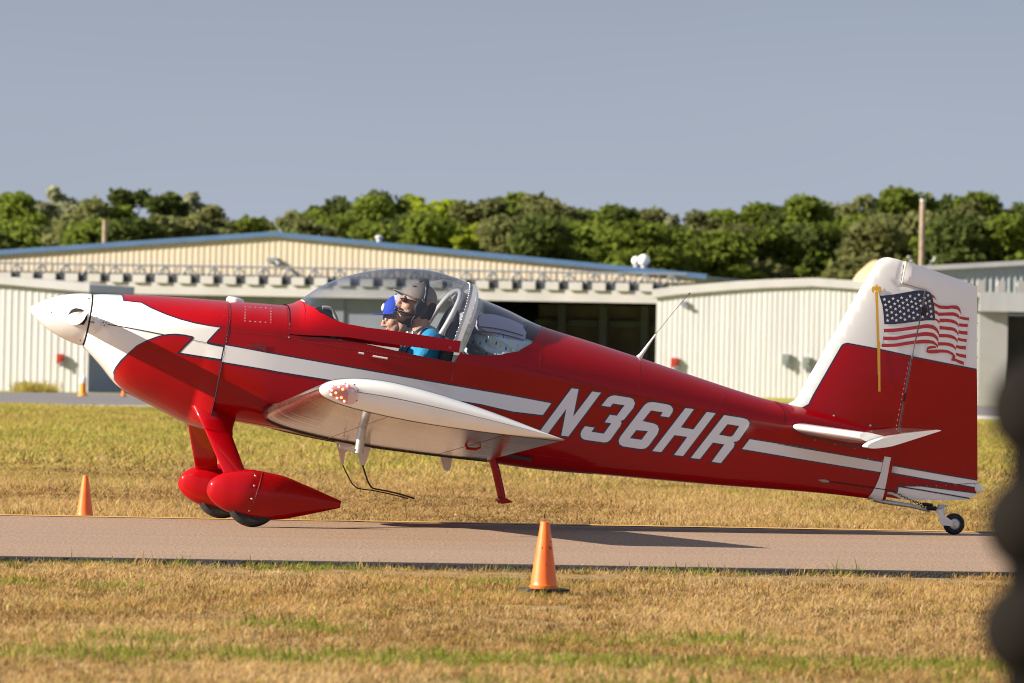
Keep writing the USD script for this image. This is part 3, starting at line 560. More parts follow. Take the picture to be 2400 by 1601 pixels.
for px in ([(640, 762), (680, 770)], [(752, 788), (865, 808)]): part(fus, 'canopy_latch_handle', tube(curve(hit(c2(px), hw) + [0, -.008, 0], 6), 0.006, 8), M('white_paint'))
part(fus, 'door_lever', tube(hit(cT([(525, 866), (580, 874), (632, 882)]), hw) + [0, -.004, 0], [0.004, .012, .006], 8), M('panel_edge'))
part(fus, 'rudder_cable', tube(hit(cT([(632, 882), (900, 920), (1150, 955), (1280, 975)]), hw) + [0, -.007, 0], 0.003, 6), M('dark_metal'))
# rear belly and top fittings
ab = lz([(1467, 822), (1505, 768)], 0); wa = part(plane, 'whip_antenna', tube([ab[0], ab[0] + (ab[1] - ab[0]) * .12, ab[1]], [0.022, 0.013, 0.004], 10), M('white_paint'), smooth=50)
part(wa, 'whip', cat(tube(lz([(1505, 768), (1545, 718), (1582, 675)], 0), 0.0017, 6), ellipsoid(lz([(1583, 674)], 0)[0], (.006,) * 3, 1)), M('dark_metal'), smooth=50)
ga = lz([(540, 690)], 0)[0]; gm = lathe([(0.0, .022), (.03, .021), (.05, .015), (.057, .004), (.057, -.012)], 28); gm.apply_transform(trimesh.transformations.rotation_matrix(0.02, [0, 1, 0])); gm.vertices += ga + [0, 0, 0]
part(plane, 'satellite_antenna', gm, M('white_paint'), smooth=40)
# ------------------------------------------------------------------ wings
def naca(c, t=0.135, m=0.018, p=0.3):
    yt = 5 * t * (0.2969 * np.sqrt(c) - 0.126 * c - 0.3516 * c ** 2 + 0.2843 * c ** 3 - 0.1036 * c ** 4)
    yc = np.where(c < p, m / p ** 2 * (2 * p * c - c ** 2), m / (1 - p) ** 2 * (1 - 2 * p + 2 * p * c - c ** 2)); return yc + yt, yc - yt
W_LE0, W_LE1 = np.array([-0.03, -0.50, 0.705]), np.array([-0.06, -3.36, 0.872])
W_CH = 1.44; W_INC = math.radians(1.2)
def wing_pt(y, c, side, shrink=1.0, dx=0.0):
    """y: distance out from the root (0..1 of the half span), c: chord fraction, side: +1 upper, -1 lower"""
    le = W_LE0 + (W_LE1 - W_LE0) * np.asarray(y)[..., None]; up, lo = naca(c); mid = (up + lo) / 2
    h = mid + (np.where(side > 0, up, lo) - mid) * shrink
    return le + np.stack([W_CH * (c * math.cos(W_INC) + h * math.sin(W_INC)) + dx * (1 - c), np.zeros_like(c), W_CH * (h * math.cos(W_INC) - c * math.sin(W_INC))], -1)
def wing_loft(y0, y1, c0, c1_, ny=10, nc=36, gapc=True):
    """closed slab of wing between two span and two chord fractions"""
    cc = c0 + (c1_ - c0) * (1 - np.cos(np.linspace(0, np.pi / (1 if c0 == 0 else 1), nc))) / 2
    loop_c = np.r_[cc[::-1], cc[1:] if c0 == 0 else cc]; loop_s = np.r_[np.ones(nc), -np.ones(nc - (1 if c0 == 0 else 0))]
    P = np.array([wing_pt(np.full(len(loop_c), y), loop_c, loop_s) for y in np.linspace(y0, y1, ny)])
    m = grid(P, close_u=True); caps = []
    for r, fl in ((P[0], True), (P[-1], False)):
        L = len(r); v = np.vstack([r, r.mean(0)]); f = np.array([[k, (k + 1) % L, L] for k in range(L)]); caps.append(tm(v, f[:, ::-1] if fl else f))
    return cat(m, *caps)
def wing_tip():
    nc = 44; cc = (1 - np.cos(np.linspace(0, np.pi, nc))) / 2; lc = np.r_[cc[::-1], cc[1:]]; ls = np.r_[np.ones(nc), -np.ones(nc - 1)]; P = []
    span = np.linalg.norm(W_LE1 - W_LE0)
    for a in np.linspace(0, H2, 14):
        q = wing_pt(np.full(len(lc), 1.003 + 0.15 * math.sin(a) / span), lc, ls, shrink=max(0.02, math.cos(a) ** 0.8), dx=0.07 * (1 - math.cos(a))); P.append(q)
    return grid(np.array(P), close_u=True)
C_H = 0.775
for sgn in (-1, 1):
    fx = (lambda m: m) if sgn < 0 else mirror
    wg = part(plane, 'wing', fx(wing_loft(0.0, 1.0, 0, C_H, 24)), M('wing_metal'), smooth=40)
    tip = part(plane, 'wing_tip', fx(wing_tip()), M('wing_paint'), smooth=50)
    part(plane, 'flap', fx(wing_loft(0.03, 0.505, C_H + 0.005, 1.0, 4, 14)), M('wing_metal'), smooth=40)
    part(plane, 'aileron', fx(wing_loft(0.51, 0.995, C_H + 0.005, 1.0, 4, 14)), M('wing_metal'), smooth=40)
    # bracket under the aileron hinge, tie-down ring, inspection covers
    b = wing_pt(np.array([.52]), np.array([.76]), np.array([-1]))[0]; part(wg, 'hinge_bracket', fx(cat(tube([b + [-.01, 0, .01], b + [.01, 0, -.022], b + [.06, 0, -.018], b + [.09, 0, .0]], [.006, .010, .009, .005], 8))), M('red_paint'))
    for yy, c_ in ((.62, .30), (.30, .30)):
        b = wing_pt(np.array([yy]), np.array([c_]), np.array([-1]))[0]; part(wg, 'tie_down_ring', fx(tube(b + np.array([[0, 0, .01], [0, 0, -.02], [.012, 0, -.03], [0, 0, -.04], [-.012, 0, -.03], [0, 0, -.02]]), .004, 6)), M('steel'))
    pts = wing_pt(np.linspace(0.02, 1, 20), np.full(20, .30), np.full(20, -1)); part(wg, 'spar_rivets', fx(cat(*[tube([p + [0, 0, -.0005], q_ + [0, 0, -.0005]], .0022, 5) for p, q_ in zip(pts[:-1], pts[1:])])), M('rivet_metal'), kind='stuff')
    for yy in (0.0, 1.0):
        cq = np.linspace(0.0, 1, 40); up = wing_pt(np.full(40, yy + (.0015 if yy else 0.02)), cq, np.ones(40)); lo = wing_pt(np.full(40, yy + (.0015 if yy else 0.02)), cq, -np.ones(40))
        part(wg, 'tip_joint' if yy else 'root_fairing_strip', fx(tube(np.vstack([up[::-1], lo[1:]]), .0035 if yy else 0.011, 6)), M('seam'), smooth=60)
    # navigation light: clear teardrop lens with its small lamps
    if sgn < 0:
        def ftip(px):
            """point on the tip's rounded end under a photo pixel"""
            mesh = tipm; o, d = lray(np.atleast_2d(px)); l, r, _ = mesh.ray.intersects_location(np.repeat(o[None], len(d), 0), d, multiple_hits=False); out = np.full((len(d), 3), np.nan); out[r] = l; return out
        tipm = wing_tip()
        lens_px = c6([(555, 188), (565, 170), (590, 157), (640, 148), (690, 145), (725, 155), (748, 180), (756, 215), (750, 255), (725, 282), (695, 287), (650, 272), (600, 245), (565, 215)])
        lp = ftip(lens_px); ok = ~np.isnan(lp[:, 0]);
        v, f = tri_poly(Polygon(lens_px).buffer(1.5), 4); q = ftip(v); good = ~np.isnan(q[:, 0]); q[~good] = q[good].mean(0); f = f[good[f].all(1)]
        base = part(plane, 'navigation_light', tm(q + [0, -.003, 0], f), M('white_decal'), smooth=True)
        part(base, 'light_lens', tm(q + [0, -.014, 0], f), M('lens_glass'), smooth=True)
        v2, f2 = tri_poly(Polygon(c6([(700, 150), (685, 285), (600, 243), (558, 190), (600, 160)])), 4); q2 = ftip(v2); g2 = ~np.isnan(q2[:, 0]); q2[~g2] = q2[g2].mean(0)
        part(base, 'red_reflector', tm(q2 + [0, -.005, 0], f2[g2[f2].all(1)]), mat('reflector_red', (0.62, 0.33, 0.36), rough=0.3), smooth=True)
        for px in ((577, 190), (573, 218), (615, 243), (665, 265), (628, 166), (684, 160), (720, 200)):
            p = ftip(c6([px]))[0]; part(base, 'red_lamp', ellipsoid(p + [0, -.010, 0], (.007, .005, .007), 2), M('led_red'))
        for px in ((655, 182), (607, 208), (645, 240)):
            p = ftip(c6([px]))[0]; part(base, 'amber_lamp', ellipsoid(p + [0, -.010, 0], (.008, .005, .008), 2), M('led_amber'))
        for px in ((590, 160), (735, 150), (760, 195), (752, 262), (672, 146)):
            p = ftip(c6([px]))[0]
            if not np.isnan(p[0]): part(base, 'screw', ellipsoid(p + [0, -.002, 0], (.004, .003, .004), 1), M('seam'))
# pitot tube, belly antennas, step
py_ = -2.05
a = lz([(835, 968), (828, 1008), (824, 1040)], py_); part(plane, 'pitot_mast', tube(np.vstack([a[0] + [0, 0, .02], a[0], a[1], a[2]]), [.024, .025, .026, .027], 14), M('steel'), smooth=50)
b = lz([(826, 1036), (812, 1033), (779, 1024)], py_); part(plane, 'pitot_tube', tube(b, [.02, .014, .012], 12), M('steel'), smooth=50)
def blade_fin(px, y, th=.012, m='white_paint', nm='blade_antenna'):
    q = lz(px, y)[:, [0, 2]]; e = trimesh.creation.extrude_polygon(Polygon(q), th, engine='earcut'); e.vertices = np.stack([e.vertices[:, 0], y - th / 2 + e.vertices[:, 2], e.vertices[:, 1]], 1); return part(plane, nm, tm(e.vertices, e.faces[:, ::-1]), M(m), smooth=30)
f1 = blade_fin([(770, 1012), (812, 1012), (808, 1026), (792, 1040), (789, 1067), (784, 1068), (778, 1040)], 0.30)
f2 = blade_fin([(812, 1012), (856, 1020), (850, 1032), (838, 1068), (828, 1068), (822, 1050)], -0.30)
def cw(px, y): return curve(lz(px, y), 40)
part(plane, 'bent_whip_antenna', tube(cw([(786, 1066), (800, 1095), (810, 1112), (824, 1122), (860, 1127), (937, 1145)], 0.30), .0045, 6), M('black_plastic'), smooth=60)
part(plane, 'bent_whip_antenna', tube(cw([(832, 1066), (840, 1092), (847, 1110), (858, 1122), (885, 1127), (952, 1145)], -0.30), .006, 6), M('black_plastic'), smooth=60)
blade_fin([(1010, 1048), (1038, 1050), (1034, 1078), (1031, 1081), (1020, 1080), (1017, 1074)], 0.0, .016)
st_ = lz([(1130, 1050), (1138, 1078), (1147, 1118), (1152, 1143)], -.42); stp = part(plane, 'boarding_step', cat(*[tube([p, q_], .026, 12) for p, q_ in zip(st_[:-1], st_[1:])]), M('red_paint'), smooth=50)
fp = lz([(1144, 1146), (1156, 1143), (1171, 1152), (1150, 1155)], -.5); e = trimesh.creation.extrude_polygon(Polygon(fp[:, [0, 2]]).buffer(.004), .16, engine='earcut'); e.vertices = np.stack([e.vertices[:, 0], -.56 + e.vertices[:, 2], e.vertices[:, 1]], 1); part(stp, 'step_pad', tm(e.vertices, e.faces[:, ::-1]), M('red_paint'), smooth=30)

# ------------------------------------------------------------------ main gear
yw = 0.9
top_px = [(474, 1127), (477, 1115), (490, 1098), (520, 1084), (556, 1079), (586, 1079), (640, 1090), (700, 1113), (745, 1133), (783, 1150)]
bot_px = [(474, 1127), (478, 1138), (491, 1155), (520, 1174), (552, 1184), (586, 1192), (640, 1193), (700, 1183), (745, 1174), (783, 1166)]
pt, pb = lz(top_px, -yw), lz(bot_px, -yw); ft, fb_ = PchipInterpolator(pt[:, 0], pt[:, 2]), PchipInterpolator(np.maximum.accumulate(pb[:, 0] + np.arange(len(pb)) * 1e-5), pb[:, 2])
x0p, x1p = float(max(pt[0, 0], pb[0, 0])), float(min(pt[-1, 0], pb[-1, 0]))
def pant(sg):
    u = np.linspace(0, 1, 60) ** 1.5; xs_ = x0p + (x1p - x0p) * u; L = x1p - x0p; s = (xs_ - x0p) / L
    wd = 0.105 * PchipInterpolator([0, .02, .06, .14, .3, .45, .7, 1], [0, .28, .5, .76, 1, .98, .62, .13])(s)
    a = np.linspace(0, 2 * np.pi, 49)[:-1]; zt, zb = ft(xs_), fb_(xs_); zc, hh = (zt + zb) / 2, np.maximum((zt - zb) / 2, 1e-4)
    P = np.stack([np.broadcast_to(xs_[:, None], (60, 48)), sg * yw + wd[:, None] * np.sign(np.cos(a)) * np.abs(np.cos(a)) ** .9, zc[:, None] + hh[:, None] * np.sign(np.sin(a)) * np.abs(np.sin(a)) ** .9], -1)
    m = grid(P, close_u=True); e = P[-1]; return cat(m, tm(np.vstack([e, e.mean(0)]), [[k, (k + 1) % 48, 48] for k in range(48)]))
whc = lz([(580, 1210 - 61.5)], -yw)[0]; gz = ground_local(whc[0], 0); RW = (whc[2] - gz) * math.cos(TH)
def wheel(cx, cy, cz, r, w, parent, hub=True, flat=0.0):
    pr = []
    for a in np.linspace(-1.15, 1.15, 24): pr.append((r - w * .62 * (1 - math.cos(a)) * 0.75, w / 2 * math.sin(a) / math.sin(1.15)))
    pr = [(r * .52, -w * .42)] + pr + [(r * .52, w * .42)]; m = lathe(pr, 56, 'y'); m.vertices += [cx, cy, cz]; ty = part(parent, 'tyre', m, M('rubber'), smooth=50)
    if hub:
        h = lathe([(0, -w * .30), (r * .2, -w * .34), (r * .45, -w * .30), (r * .54, -w * .42), (r * .54, w * .42), (r * .45, w * .3), (0, w * .3)], 32, 'y'); h.vertices += [cx, cy, cz]; part(ty, 'wheel_hub', h, M('steel'), smooth=40)
    return ty
LR, LT = np.array([-0.315, -0.36, 0.66]), None
lt = lz([(545, 1092)], -.86)[0]; lr = lz([(497, 972)], -.44)[0]
def leg(sg):
    P = []; a = np.linspace(0, 2 * np.pi, 33)[:-1]
    for s in np.linspace(-0.12, 1.06, 10):
        c = lr + (lt - lr) * s; ch = .088 - .012 * s; th_ = .026 - .004 * s
        P.append(np.stack([c[0] + ch * np.cos(a) - .012 * np.cos(2 * a), sg * -(c[1] + th_ * np.sin(a) * (1 - .45 * np.cos(a))), np.full(32, c[2])], -1))
    return grid(np.array(P), close_u=True)
def cuff(sg):
    P = []; a = np.linspace(0, 2 * np.pi, 41)[:-1]
    for s, ch, th_, dz in ((-.34, .165, .12, .0), (-.22, .15, .09, .0), (-.12, .13, .064, .0), (-.02, .113, .047, 0), (0.08, .102, .037, 0), (0.18, .0945, .030, 0)):
        c = lr + (lt - lr) * s; P.append(np.stack([c[0] + .012 - .024 * (s + .34) / .52 + ch * np.cos(a), sg * -(c[1] + th_ * np.sin(a)), c[2] - .10 * ch * np.cos(a)], -1))
    return grid(np.array(P), close_u=True)
for sg in (-1, 1):
    part(plane, 'gear_leg', leg(sg), M('red_paint'), smooth=60); part(plane, 'gear_leg_fairing', cuff(sg), M('red_paint'), smooth=60)
    wp = part(plane, 'wheel_pant', pant(sg), M('red_paint'), smooth=60); wheel(whc[0], sg * yw, whc[2], RW * 1.0, 0.115, plane)
    xs_ = float(lz([(585, 1130)], -yw)[0, 0]); zt, zb = float(ft(xs_)), float(fb_(xs_)); a = np.linspace(0, 2 * np.pi, 60)
    part(wp, 'pant_seam', tube(np.stack([xs_ + .02 * np.sin(a), sg * yw + .1035 * np.sign(np.cos(a)) * np.abs(np.cos(a)) ** .9, (zt + zb) / 2 + ((zt - zb) / 2 + .001) * np.sign(np.sin(a)) * np.abs(np.sin(a)) ** .9], -1), .0022, 6), M('seam_red'), smooth=60)
    for q_ in (.75, .35, -.2, -.7): part(wp, 'screw', ellipsoid([xs_ - .022, sg * (yw + .1035 * max(0.05, 1 - abs(q_) ** 2.2) ** .45), (zt + zb) / 2 + (zt - zb) / 2 * q_], (.007, .004, .007), 2), M('rivet_metal'))
    cq = lt.copy(); P = [] ; a = np.linspace(0, 2 * np.pi, 33)[:-1]
    for s, ch, th_ in ((0.93, .079, .024), (.98, .086, .030), (1.04, .10, .04), (1.1, .12, .055)):
        c = lr + (lt - lr) * s; P.append(np.stack([c[0] + ch * np.cos(a), sg * -(c[1] + th_ * np.sin(a)), np.full(32, c[2])], -1))
    part(wp, 'leg_cuff', grid(np.array(P), close_u=True), M('red_paint'), smooth=60)

# ------------------------------------------------------------------ tail: fin, rudder, stabiliser, elevators, tail wheel
le_px = np.vstack([D([(1800, 934)]), c4([(215, 797), (240, 783), (265, 757), (300, 690), (420, 484), (540, 278), (650, 92), (664, 72), (682, 59), (700, 52), (720, 49)])])
te_px = c4([(1187, 215), (1182, 198), (1150, 184)])
fin_g = np.vstack([le_px, c4([(760, 58), (803, 70), (795, 110), (780, 180), (845, 199), (908, 217), (905, 232), (890, 330), (840, 560), (775, 920), (757, 985)]), D([(1950, 985), (1860, 960)])])
rud_g = np.vstack([c4([(806, 70), (900, 100), (1040, 146), (1150, 184), (1178, 198), (1185, 215), (1184, 420), (1186, 625), (1190, 920), (1193, 1215), (1192, 1240), (1184, 1262), (1168, 1278), (1140, 1288), (1110, 1291), (980, 1292), (860, 1291), (760, 1284), (702, 1272), (722, 1200), (738, 1100), (760, 985), (778, 920), (843, 560), (893, 330), (908, 232), (911, 220), (850, 202), (784, 184), (798, 112)])])
fl = lz([(0, 0)], 0); toxz = lambda px: loc(np.asarray(px, float), 0)[:, [0, 2]]
FLE = toxz(le_px); i = np.argsort(FLE[:, 1]); fle = lambda z: np.interp(z, FLE[i, 1], FLE[i, 0])
FTE = toxz(c4([(1193, 1215), (1186, 625), (1184, 215), (1100, 168)])); j = np.argsort(FTE[:, 1]); fte = lambda z: np.interp(z, FTE[j, 1], FTE[j, 0])
def fin_th(x, z):
    a, b = fle(z), fte(z); a = np.where(z < FLE[i, 1][1], np.minimum(a, 3.9), a); c = np.clip((x - a) / np.maximum(b - a, 1e-3), 0, 1); ch = np.clip(b - a, 0.2, 1.1); rnd = np.clip((2.30 - z + 0.36 * np.clip((3.9 - x) * 0, 0, 1)) / .05, 0.0, 1) ** .5
    return np.maximum(0.085 * ch * (1.4845 * np.sqrt(c) - 0.63 * c - 1.758 * c ** 2 + 1.4215 * c ** 3 - 0.518 * c ** 4) * 5 / 5 * 0.75 + 0.0025, 0.002)
def puffed(g_xz, thf, h=0.03):
    g = Polygon(g_xz).buffer(0); v, f = tri_poly(g, h); d = shapely.distance(shapely.points(v), g.exterior)
    y = thf(v[:, 0], v[:, 1]); n = len(v)
    # round the outline's edge
    y = y * np.sqrt(np.clip(0.3 + d / .010, 0, 1))
    up = np.stack([v[:, 0], -y, v[:, 1]], 1); lo = np.stack([v[:, 0], y, v[:, 1]], 1)
    e = np.sort(np.vstack([f[:, [0, 1]], f[:, [1, 2]], f[:, [2, 0]]]), 1); ue, cnt = np.unique(e, axis=0, return_counts=True); be = ue[cnt == 1]
    wall = np.vstack([[[a_, b_, b_ + n], [a_, b_ + n, a_ + n]] for a_, b_ in be])
    m = tm(np.vstack([up, lo]), np.vstack([f, f[:, ::-1] + n, wall])); m.fix_normals(); return m
fin = part(plane, 'fin', puffed(toxz(fin_g), fin_th), M('white_paint'), smooth=40)
rud = part(plane, 'rudder', puffed(toxz(rud_g), fin_th), M('white_paint'), smooth=40)
hpA, hpB = loc(c4([(905, 232)]), 0)[0], loc(c4([(722, 1200)]), 0)[0]
_k = (hpA - hpB) / np.linalg.norm(hpA - hpB); _rr = Gf.Rotation(Gf.Vec3d(*map(float, _k)), 6.0)
_m1 = Gf.Matrix4d(1.0); _m1.SetTranslate(Gf.Vec3d(*map(float, -hpA))); _m2 = Gf.Matrix4d(1.0); _m2.SetRotate(_rr); _m3 = Gf.Matrix4d(1.0); _m3.SetTranslate(Gf.Vec3d(*map(float, hpA)))
UsdGeom.Xformable(rud).AddTransformOp().Set(_m1 * _m2 * _m3)       # rudder turned a little away from the camera side
GF, GR = Polygon(fin_g).buffer(0), Polygon(rud_g).buffer(0)
fr = Polygon(c4([(320, 805), (345, 755), (480, 520), (490, 503), (500, 497), (515, 494), (680, 525), (850, 562), (845, 1000), (600, 1000), (300, 960), (230, 900), (215, 835), (290, 822)])).buffer(0)
fnav = fr.buffer(3.4)
FH = lambda x, z: np.maximum(fin_th(x, z), 0)
decal(fin, 'fin_red_outline', fnav.intersection(GF.buffer(-.8)), M('navy'), f=FH, off=.002); decal(fin, 'fin_red_panel', fr.intersection(GF.buffer(-.6)), M('red_paint'), f=FH, off=.0035)
# red fairing between fin and fuselage, seen below the white leading edge
rr_ = Polygon(c4([(842, 561), (1000, 592), (1190, 628), (1196, 1186), (1050, 1162), (740, 1108), (778, 920)]))
r2_ = Polygon(c4([(738, 1156), (900, 1185), (1050, 1210), (1196, 1235), (1196, 1253), (1000, 1228), (895, 1214), (770, 1214), (765, 1245), (712, 1240)]))
for g in (rr_, r2_):
    decal(rud, 'rudder_red_outline', g.buffer(3.2).intersection(GR.buffer(-.8)), M('navy'), f=FH, off=.002); decal(rud, 'rudder_red_panel', g.intersection(GR.buffer(-.6)), M('red_paint'), f=FH, off=.0035)
decal(rud, 'rudder_pinstripe', line_px(c4([(770, 1219), (900, 1240), (1030, 1262), (1150, 1283)]), 3).intersection(GR), M('navy'), f=FH, off=.003, h=4)
decal(rud, 'rudder_red_panel', Polygon(c4([(700, 1258), (740, 1262), (790, 1285), (702, 1272)])).buffer(0).intersection(GR.buffer(-.5)), M('red_paint'), f=FH, off=.003, h=4)
decal(rud, 'cap_seam', line_px(c4([(770, 1212), (1000, 1214), (1192, 1205)]), 1.2).intersection(GR), M('seam_red'), f=FH, off=.005, h=4)
part(rud, 'tail_light', ellipsoid(loc(c4([(1197, 1234)]), 0)[0], (.03, .014, .028), 2), M('tail_light'))
for px in ((905, 325), (808, 765), (716, 1205)): part(rud, 'hinge', box(*loc(c4([px]), -0.022)[0], .03, .02, .055), M('seam'))
hp = loc(c4([(812, 75), (798, 112), (785, 183), (850, 202), (909, 219)]), 0); part(rud, 'hinge_gap', cat(*[tube([p + [0, -.026, 0], q_ + [0, -.026, 0]], .003, 5) for p, q_ in zip(hp[:-1], hp[1:])]), M('panel_edge'))
riv = []
for a_, b_, n in (((828, 590), (760, 935), 14),): riv += list(np.linspace(c4(a_), c4(b_), n))
for a_, b_, n in (((820, 1219), (1165, 1212), 8), ((1180, 300), (1178, 560), 4)): riv += list(np.linspace(c4(a_), c4(b_), n))
part(fin, 'rivets', cat(*[ellipsoid(p, (.004, .006, .004), 1) for p in hit(np.array(riv), FH)]), M('rivet_metal'), kind='stuff')
for px in ((445, 860), (631, 910), (749, 943)): part(fin, 'screw', ellipsoid(hit(c4([px]), FH)[0], (.009, .006, .009), 2), M('rivet_metal'))
# ---- the painted flag and its pole
FG = lambda p: cF(p)
def fdec(name, pts, m, off, par=None, h=3.5):
    g = pts if hasattr(pts, 'area') else Polygon(FG(pts)).buffer(0); g = g.intersection(GF.buffer(-.3).union(GR.buffer(-.3)))
    for tgt, G_ in ((fin, GF), (rud, GR)):
        k = g.intersection(G_.buffer(-.3))
        k = shapely.union_all([q for q in getattr(k, 'geoms', [k]) if q.geom_type == 'Polygon'])
        if k.area > 2: decal(tgt, name, k, m, f=FH, off=off, h=h)
fw_ = [(268, 348), (440, 335), (620, 305), (780, 275), (880, 266), (975, 272), (1045, 300), (1090, 340), (1135, 410), (1145, 455), (1190, 490), (1290, 503), (1400, 495), (1470, 500), (1510, 530), (1528, 580), (1522, 640), (1600, 675), (1660, 682), (1640, 760), (1635, 940), (1615, 1080), (1612, 1250), (1580, 1380), (1552, 1412), (1500, 1375), (1420, 1350), (1385, 1345), (1375, 1320), (1395, 1260), (1300, 1218), (1180, 1212), (1040, 1235), (990, 1215), (975, 1165), (1000, 1100), (1010, 1075), (870, 1085), (700, 1110), (500, 1133), (295, 1130), (322, 1010), (335, 860), (328, 700), (305, 500)]
fdec('flag_field', fw_, M('flag_white'), .0045)
def band(top, th):
    t = curve(top, 40); return np.vstack([t, (t + [0, 0] + np.c_[np.zeros(40), np.interp(np.linspace(0, 1, 40), np.linspace(0, 1, len(np.atleast_1d(th))), np.atleast_1d(th))])[::-1]])
stripes = [  # left part, below the canton
    band([(335, 857), (500, 848), (700, 825), (870, 800), (985, 782), (1080, 795), (1140, 835), (1182, 900)], [52, 54, 52, 60, 66]),
    band([(322, 975), (480, 975), (680, 945), (840, 918), (970, 902), (1080, 915), (1140, 955), (1172, 1005)], [52, 54, 56, 60, 62]),
    band([(300, 1085), (480, 1080), (690, 1050), (840, 1028), (970, 1020), (1080, 1035), (1140, 1075), (1166, 1110)], [48, 52, 52, 56, 40]),
    # folds in the middle
    band([(1092, 445), (1140, 470), (1200, 495), (1300, 502), (1400, 494), (1470, 502), (1508, 540), (1525, 590)], [42, 50, 50, 50, 60, 50]),
    band([(1110, 567), (1150, 585), (1180, 605), (1290, 602), (1400, 600), (1470, 622), (1505, 660)], [48, 52, 50, 52, 56, 50]),
    band([(1112, 690), (1150, 705), (1185, 738)], [24, 36, 44]), band([(1188, 698), (1300, 700), (1400, 715), (1460, 745), (1494, 790)], [54, 50, 52, 40]),
    band([(1188, 808), (1300, 820), (1400, 832), (1460, 870), (1488, 930)], [54, 50, 52, 52, 40]), band([(1180, 932), (1290, 935), (1400, 955), (1450, 990), (1478, 1030)], [52, 50, 52, 40]),
    band([(1165, 1058), (1280, 1060), (1380, 1080), (1430, 1115), (1452, 1150)], [52, 50, 50, 40]),
    band([(985, 1170), (1010, 1180), (1060, 1175), (1180, 1170), (1300, 1178), (1400, 1220), (1442, 1270)], [34, 56, 56, 44, 42, 44, 36]), band([(1395, 1265), (1420, 1268), (1440, 1300)], [60, 48, 10]),
    band([(990, 1140), (1040, 1118), (1100, 1115), (1140, 1130)], [50, 42, 35, 25]),
    # fly end
    band([(1512, 660), (1580, 675), (1658, 682)], [40, 42, 44]), band([(1500, 768), (1570, 776), (1638, 778)], [48, 48, 50]), band([(1492, 875), (1560, 888), (1634, 892)], [50, 52, 54]),
    band([(1480, 985), (1550, 1003), (1622, 1010)], [42, 44, 46]), band([(1455, 1098), (1530, 1115), (1610, 1118)], [46, 50, 56]), band([(1452, 1218), (1530, 1240), (1612, 1248)], [40, 48, 54]),
    band([(1380, 1308), (1440, 1312), (1500, 1330), (1578, 1360)], [34, 40, 50, 52]),
    [(1058, 318), (1095, 345), (1130, 395), (1135, 412), (1105, 385), (1076, 372)]]
for sp_ in stripes: fdec('flag_stripe', sp_, M('flag_red'), .0060)
canton = [(268, 348), (440, 335), (620, 305), (780, 275), (880, 266), (975, 272), (1045, 300), (1075, 370), (1100, 480), (1112, 600), (1118, 725), (1000, 722), (860, 738), (650, 768), (500, 782), (340, 785), (332, 650), (312, 500)]
fdec('flag_canton', canton, M('navy'), .0060)
stars = [(340, 405), (413, 440), (474, 392), (548, 427), (605, 378), (683, 413), (735, 356), (808, 390), (868, 332), (888, 424), (948, 380), (1003, 340), (358, 487), (437, 520), (498, 472), (572, 506), (625, 457), (697, 487), (755, 438), (823, 468), (770, 517), (900, 502), (968, 460), (1025, 430), (376, 567), (453, 603), (511, 551), (584, 590), (636, 537), (709, 572), (837, 546), (978, 541), (1038, 508), (387, 648), (461, 692), (521, 640), (591, 684), (644, 628), (721, 664), (784, 606), (851, 638), (988, 626), (1051, 586), (391, 727), (523, 725), (655, 712), (790, 690), (918, 672), (1058, 665)]
sg_ = []
for sx_, sy_ in stars:
    a = -np.pi / 2 + np.arange(10) * np.pi / 5; r = np.where(np.arange(10) % 2 == 0, 29, 12); sg_.append(Polygon(FG(np.stack([sx_ + r * np.cos(a), sy_ + r * np.sin(a)], 1))))
fdec('flag_stars', shapely.union_all(sg_), M('flag_white'), .0075, h=3)
fdec('flag_pole', shapely.union_all([Polygon(FG([(200, 300), (242, 300), (250, 600), (262, 1000), (272, 1500)] )).buffer(0).union(Polygon(cF([(205, 300), (243, 300), (268, 1170), (275, 1560), (240, 1560), (232, 1170)]))), Polygon(c4([(669, 480), (680, 480), (682, 736), (670, 736)])),
    Polygon(FG([(200, 335), (200, 300), (215, 275), (205, 262), (185, 275), (172, 315), (152, 285), (148, 245), (158, 215), (185, 205), (208, 208), (215, 195), (210, 182), (228, 176), (242, 188), (235, 208), (262, 205), (288, 215), (299, 245), (292, 280), (275, 315), (258, 272), (240, 265), (235, 280), (245, 300), (245, 335)])).buffer(0)]), M('gold'), .0065, h=4)
# ---- stabiliser and elevators
zst = 1.265
def flying(y0, y1, xle0, xle1, xte0, xte1, t0, t1, ny=10, ch_full=None, blunt=0.0):
    cc = (1 - np.cos(np.linspace(0, np.pi, 24))) / 2; lc = np.r_[cc[::-1], cc[1:-1]]; P = []
    for s in np.linspace(0, 1, ny):
        a_, b_ = xle0 + (xle1 - xle0) * s, xte0 + (xte1 - xte0) * s; th_ = t0 + (t1 - t0) * s; sh = np.sqrt(np.clip(lc * 4, 0, 1)) * np.where(lc > .6, 1 - .0 * lc, 1); sh = np.where(lc < .35, np.sqrt(np.clip(1 - (1 - lc / .35) ** 2, 0, 1)), 1.0) * (1 - blunt * np.clip((lc - .35) / .65, 0, 1))
        sg2 = np.r_[np.ones(24), -np.ones(22)]; P.append(np.stack([a_ + (b_ - a_) * lc, np.full(len(lc), y0 + (y1 - y0) * s), sg2 * sh * th_], -1))
    P = np.array(P); m = grid(P, close_u=True); caps = []
    for r, fl2 in ((P[0], True), (P[-1], False)): L = len(r); f = np.array([[k, (k + 1) % L, L] for k in range(L)]); caps.append(tm(np.vstack([r, r.mean(0)]), f[:, ::-1] if fl2 else f))
    return cat(m, *caps)
xh = 3.78
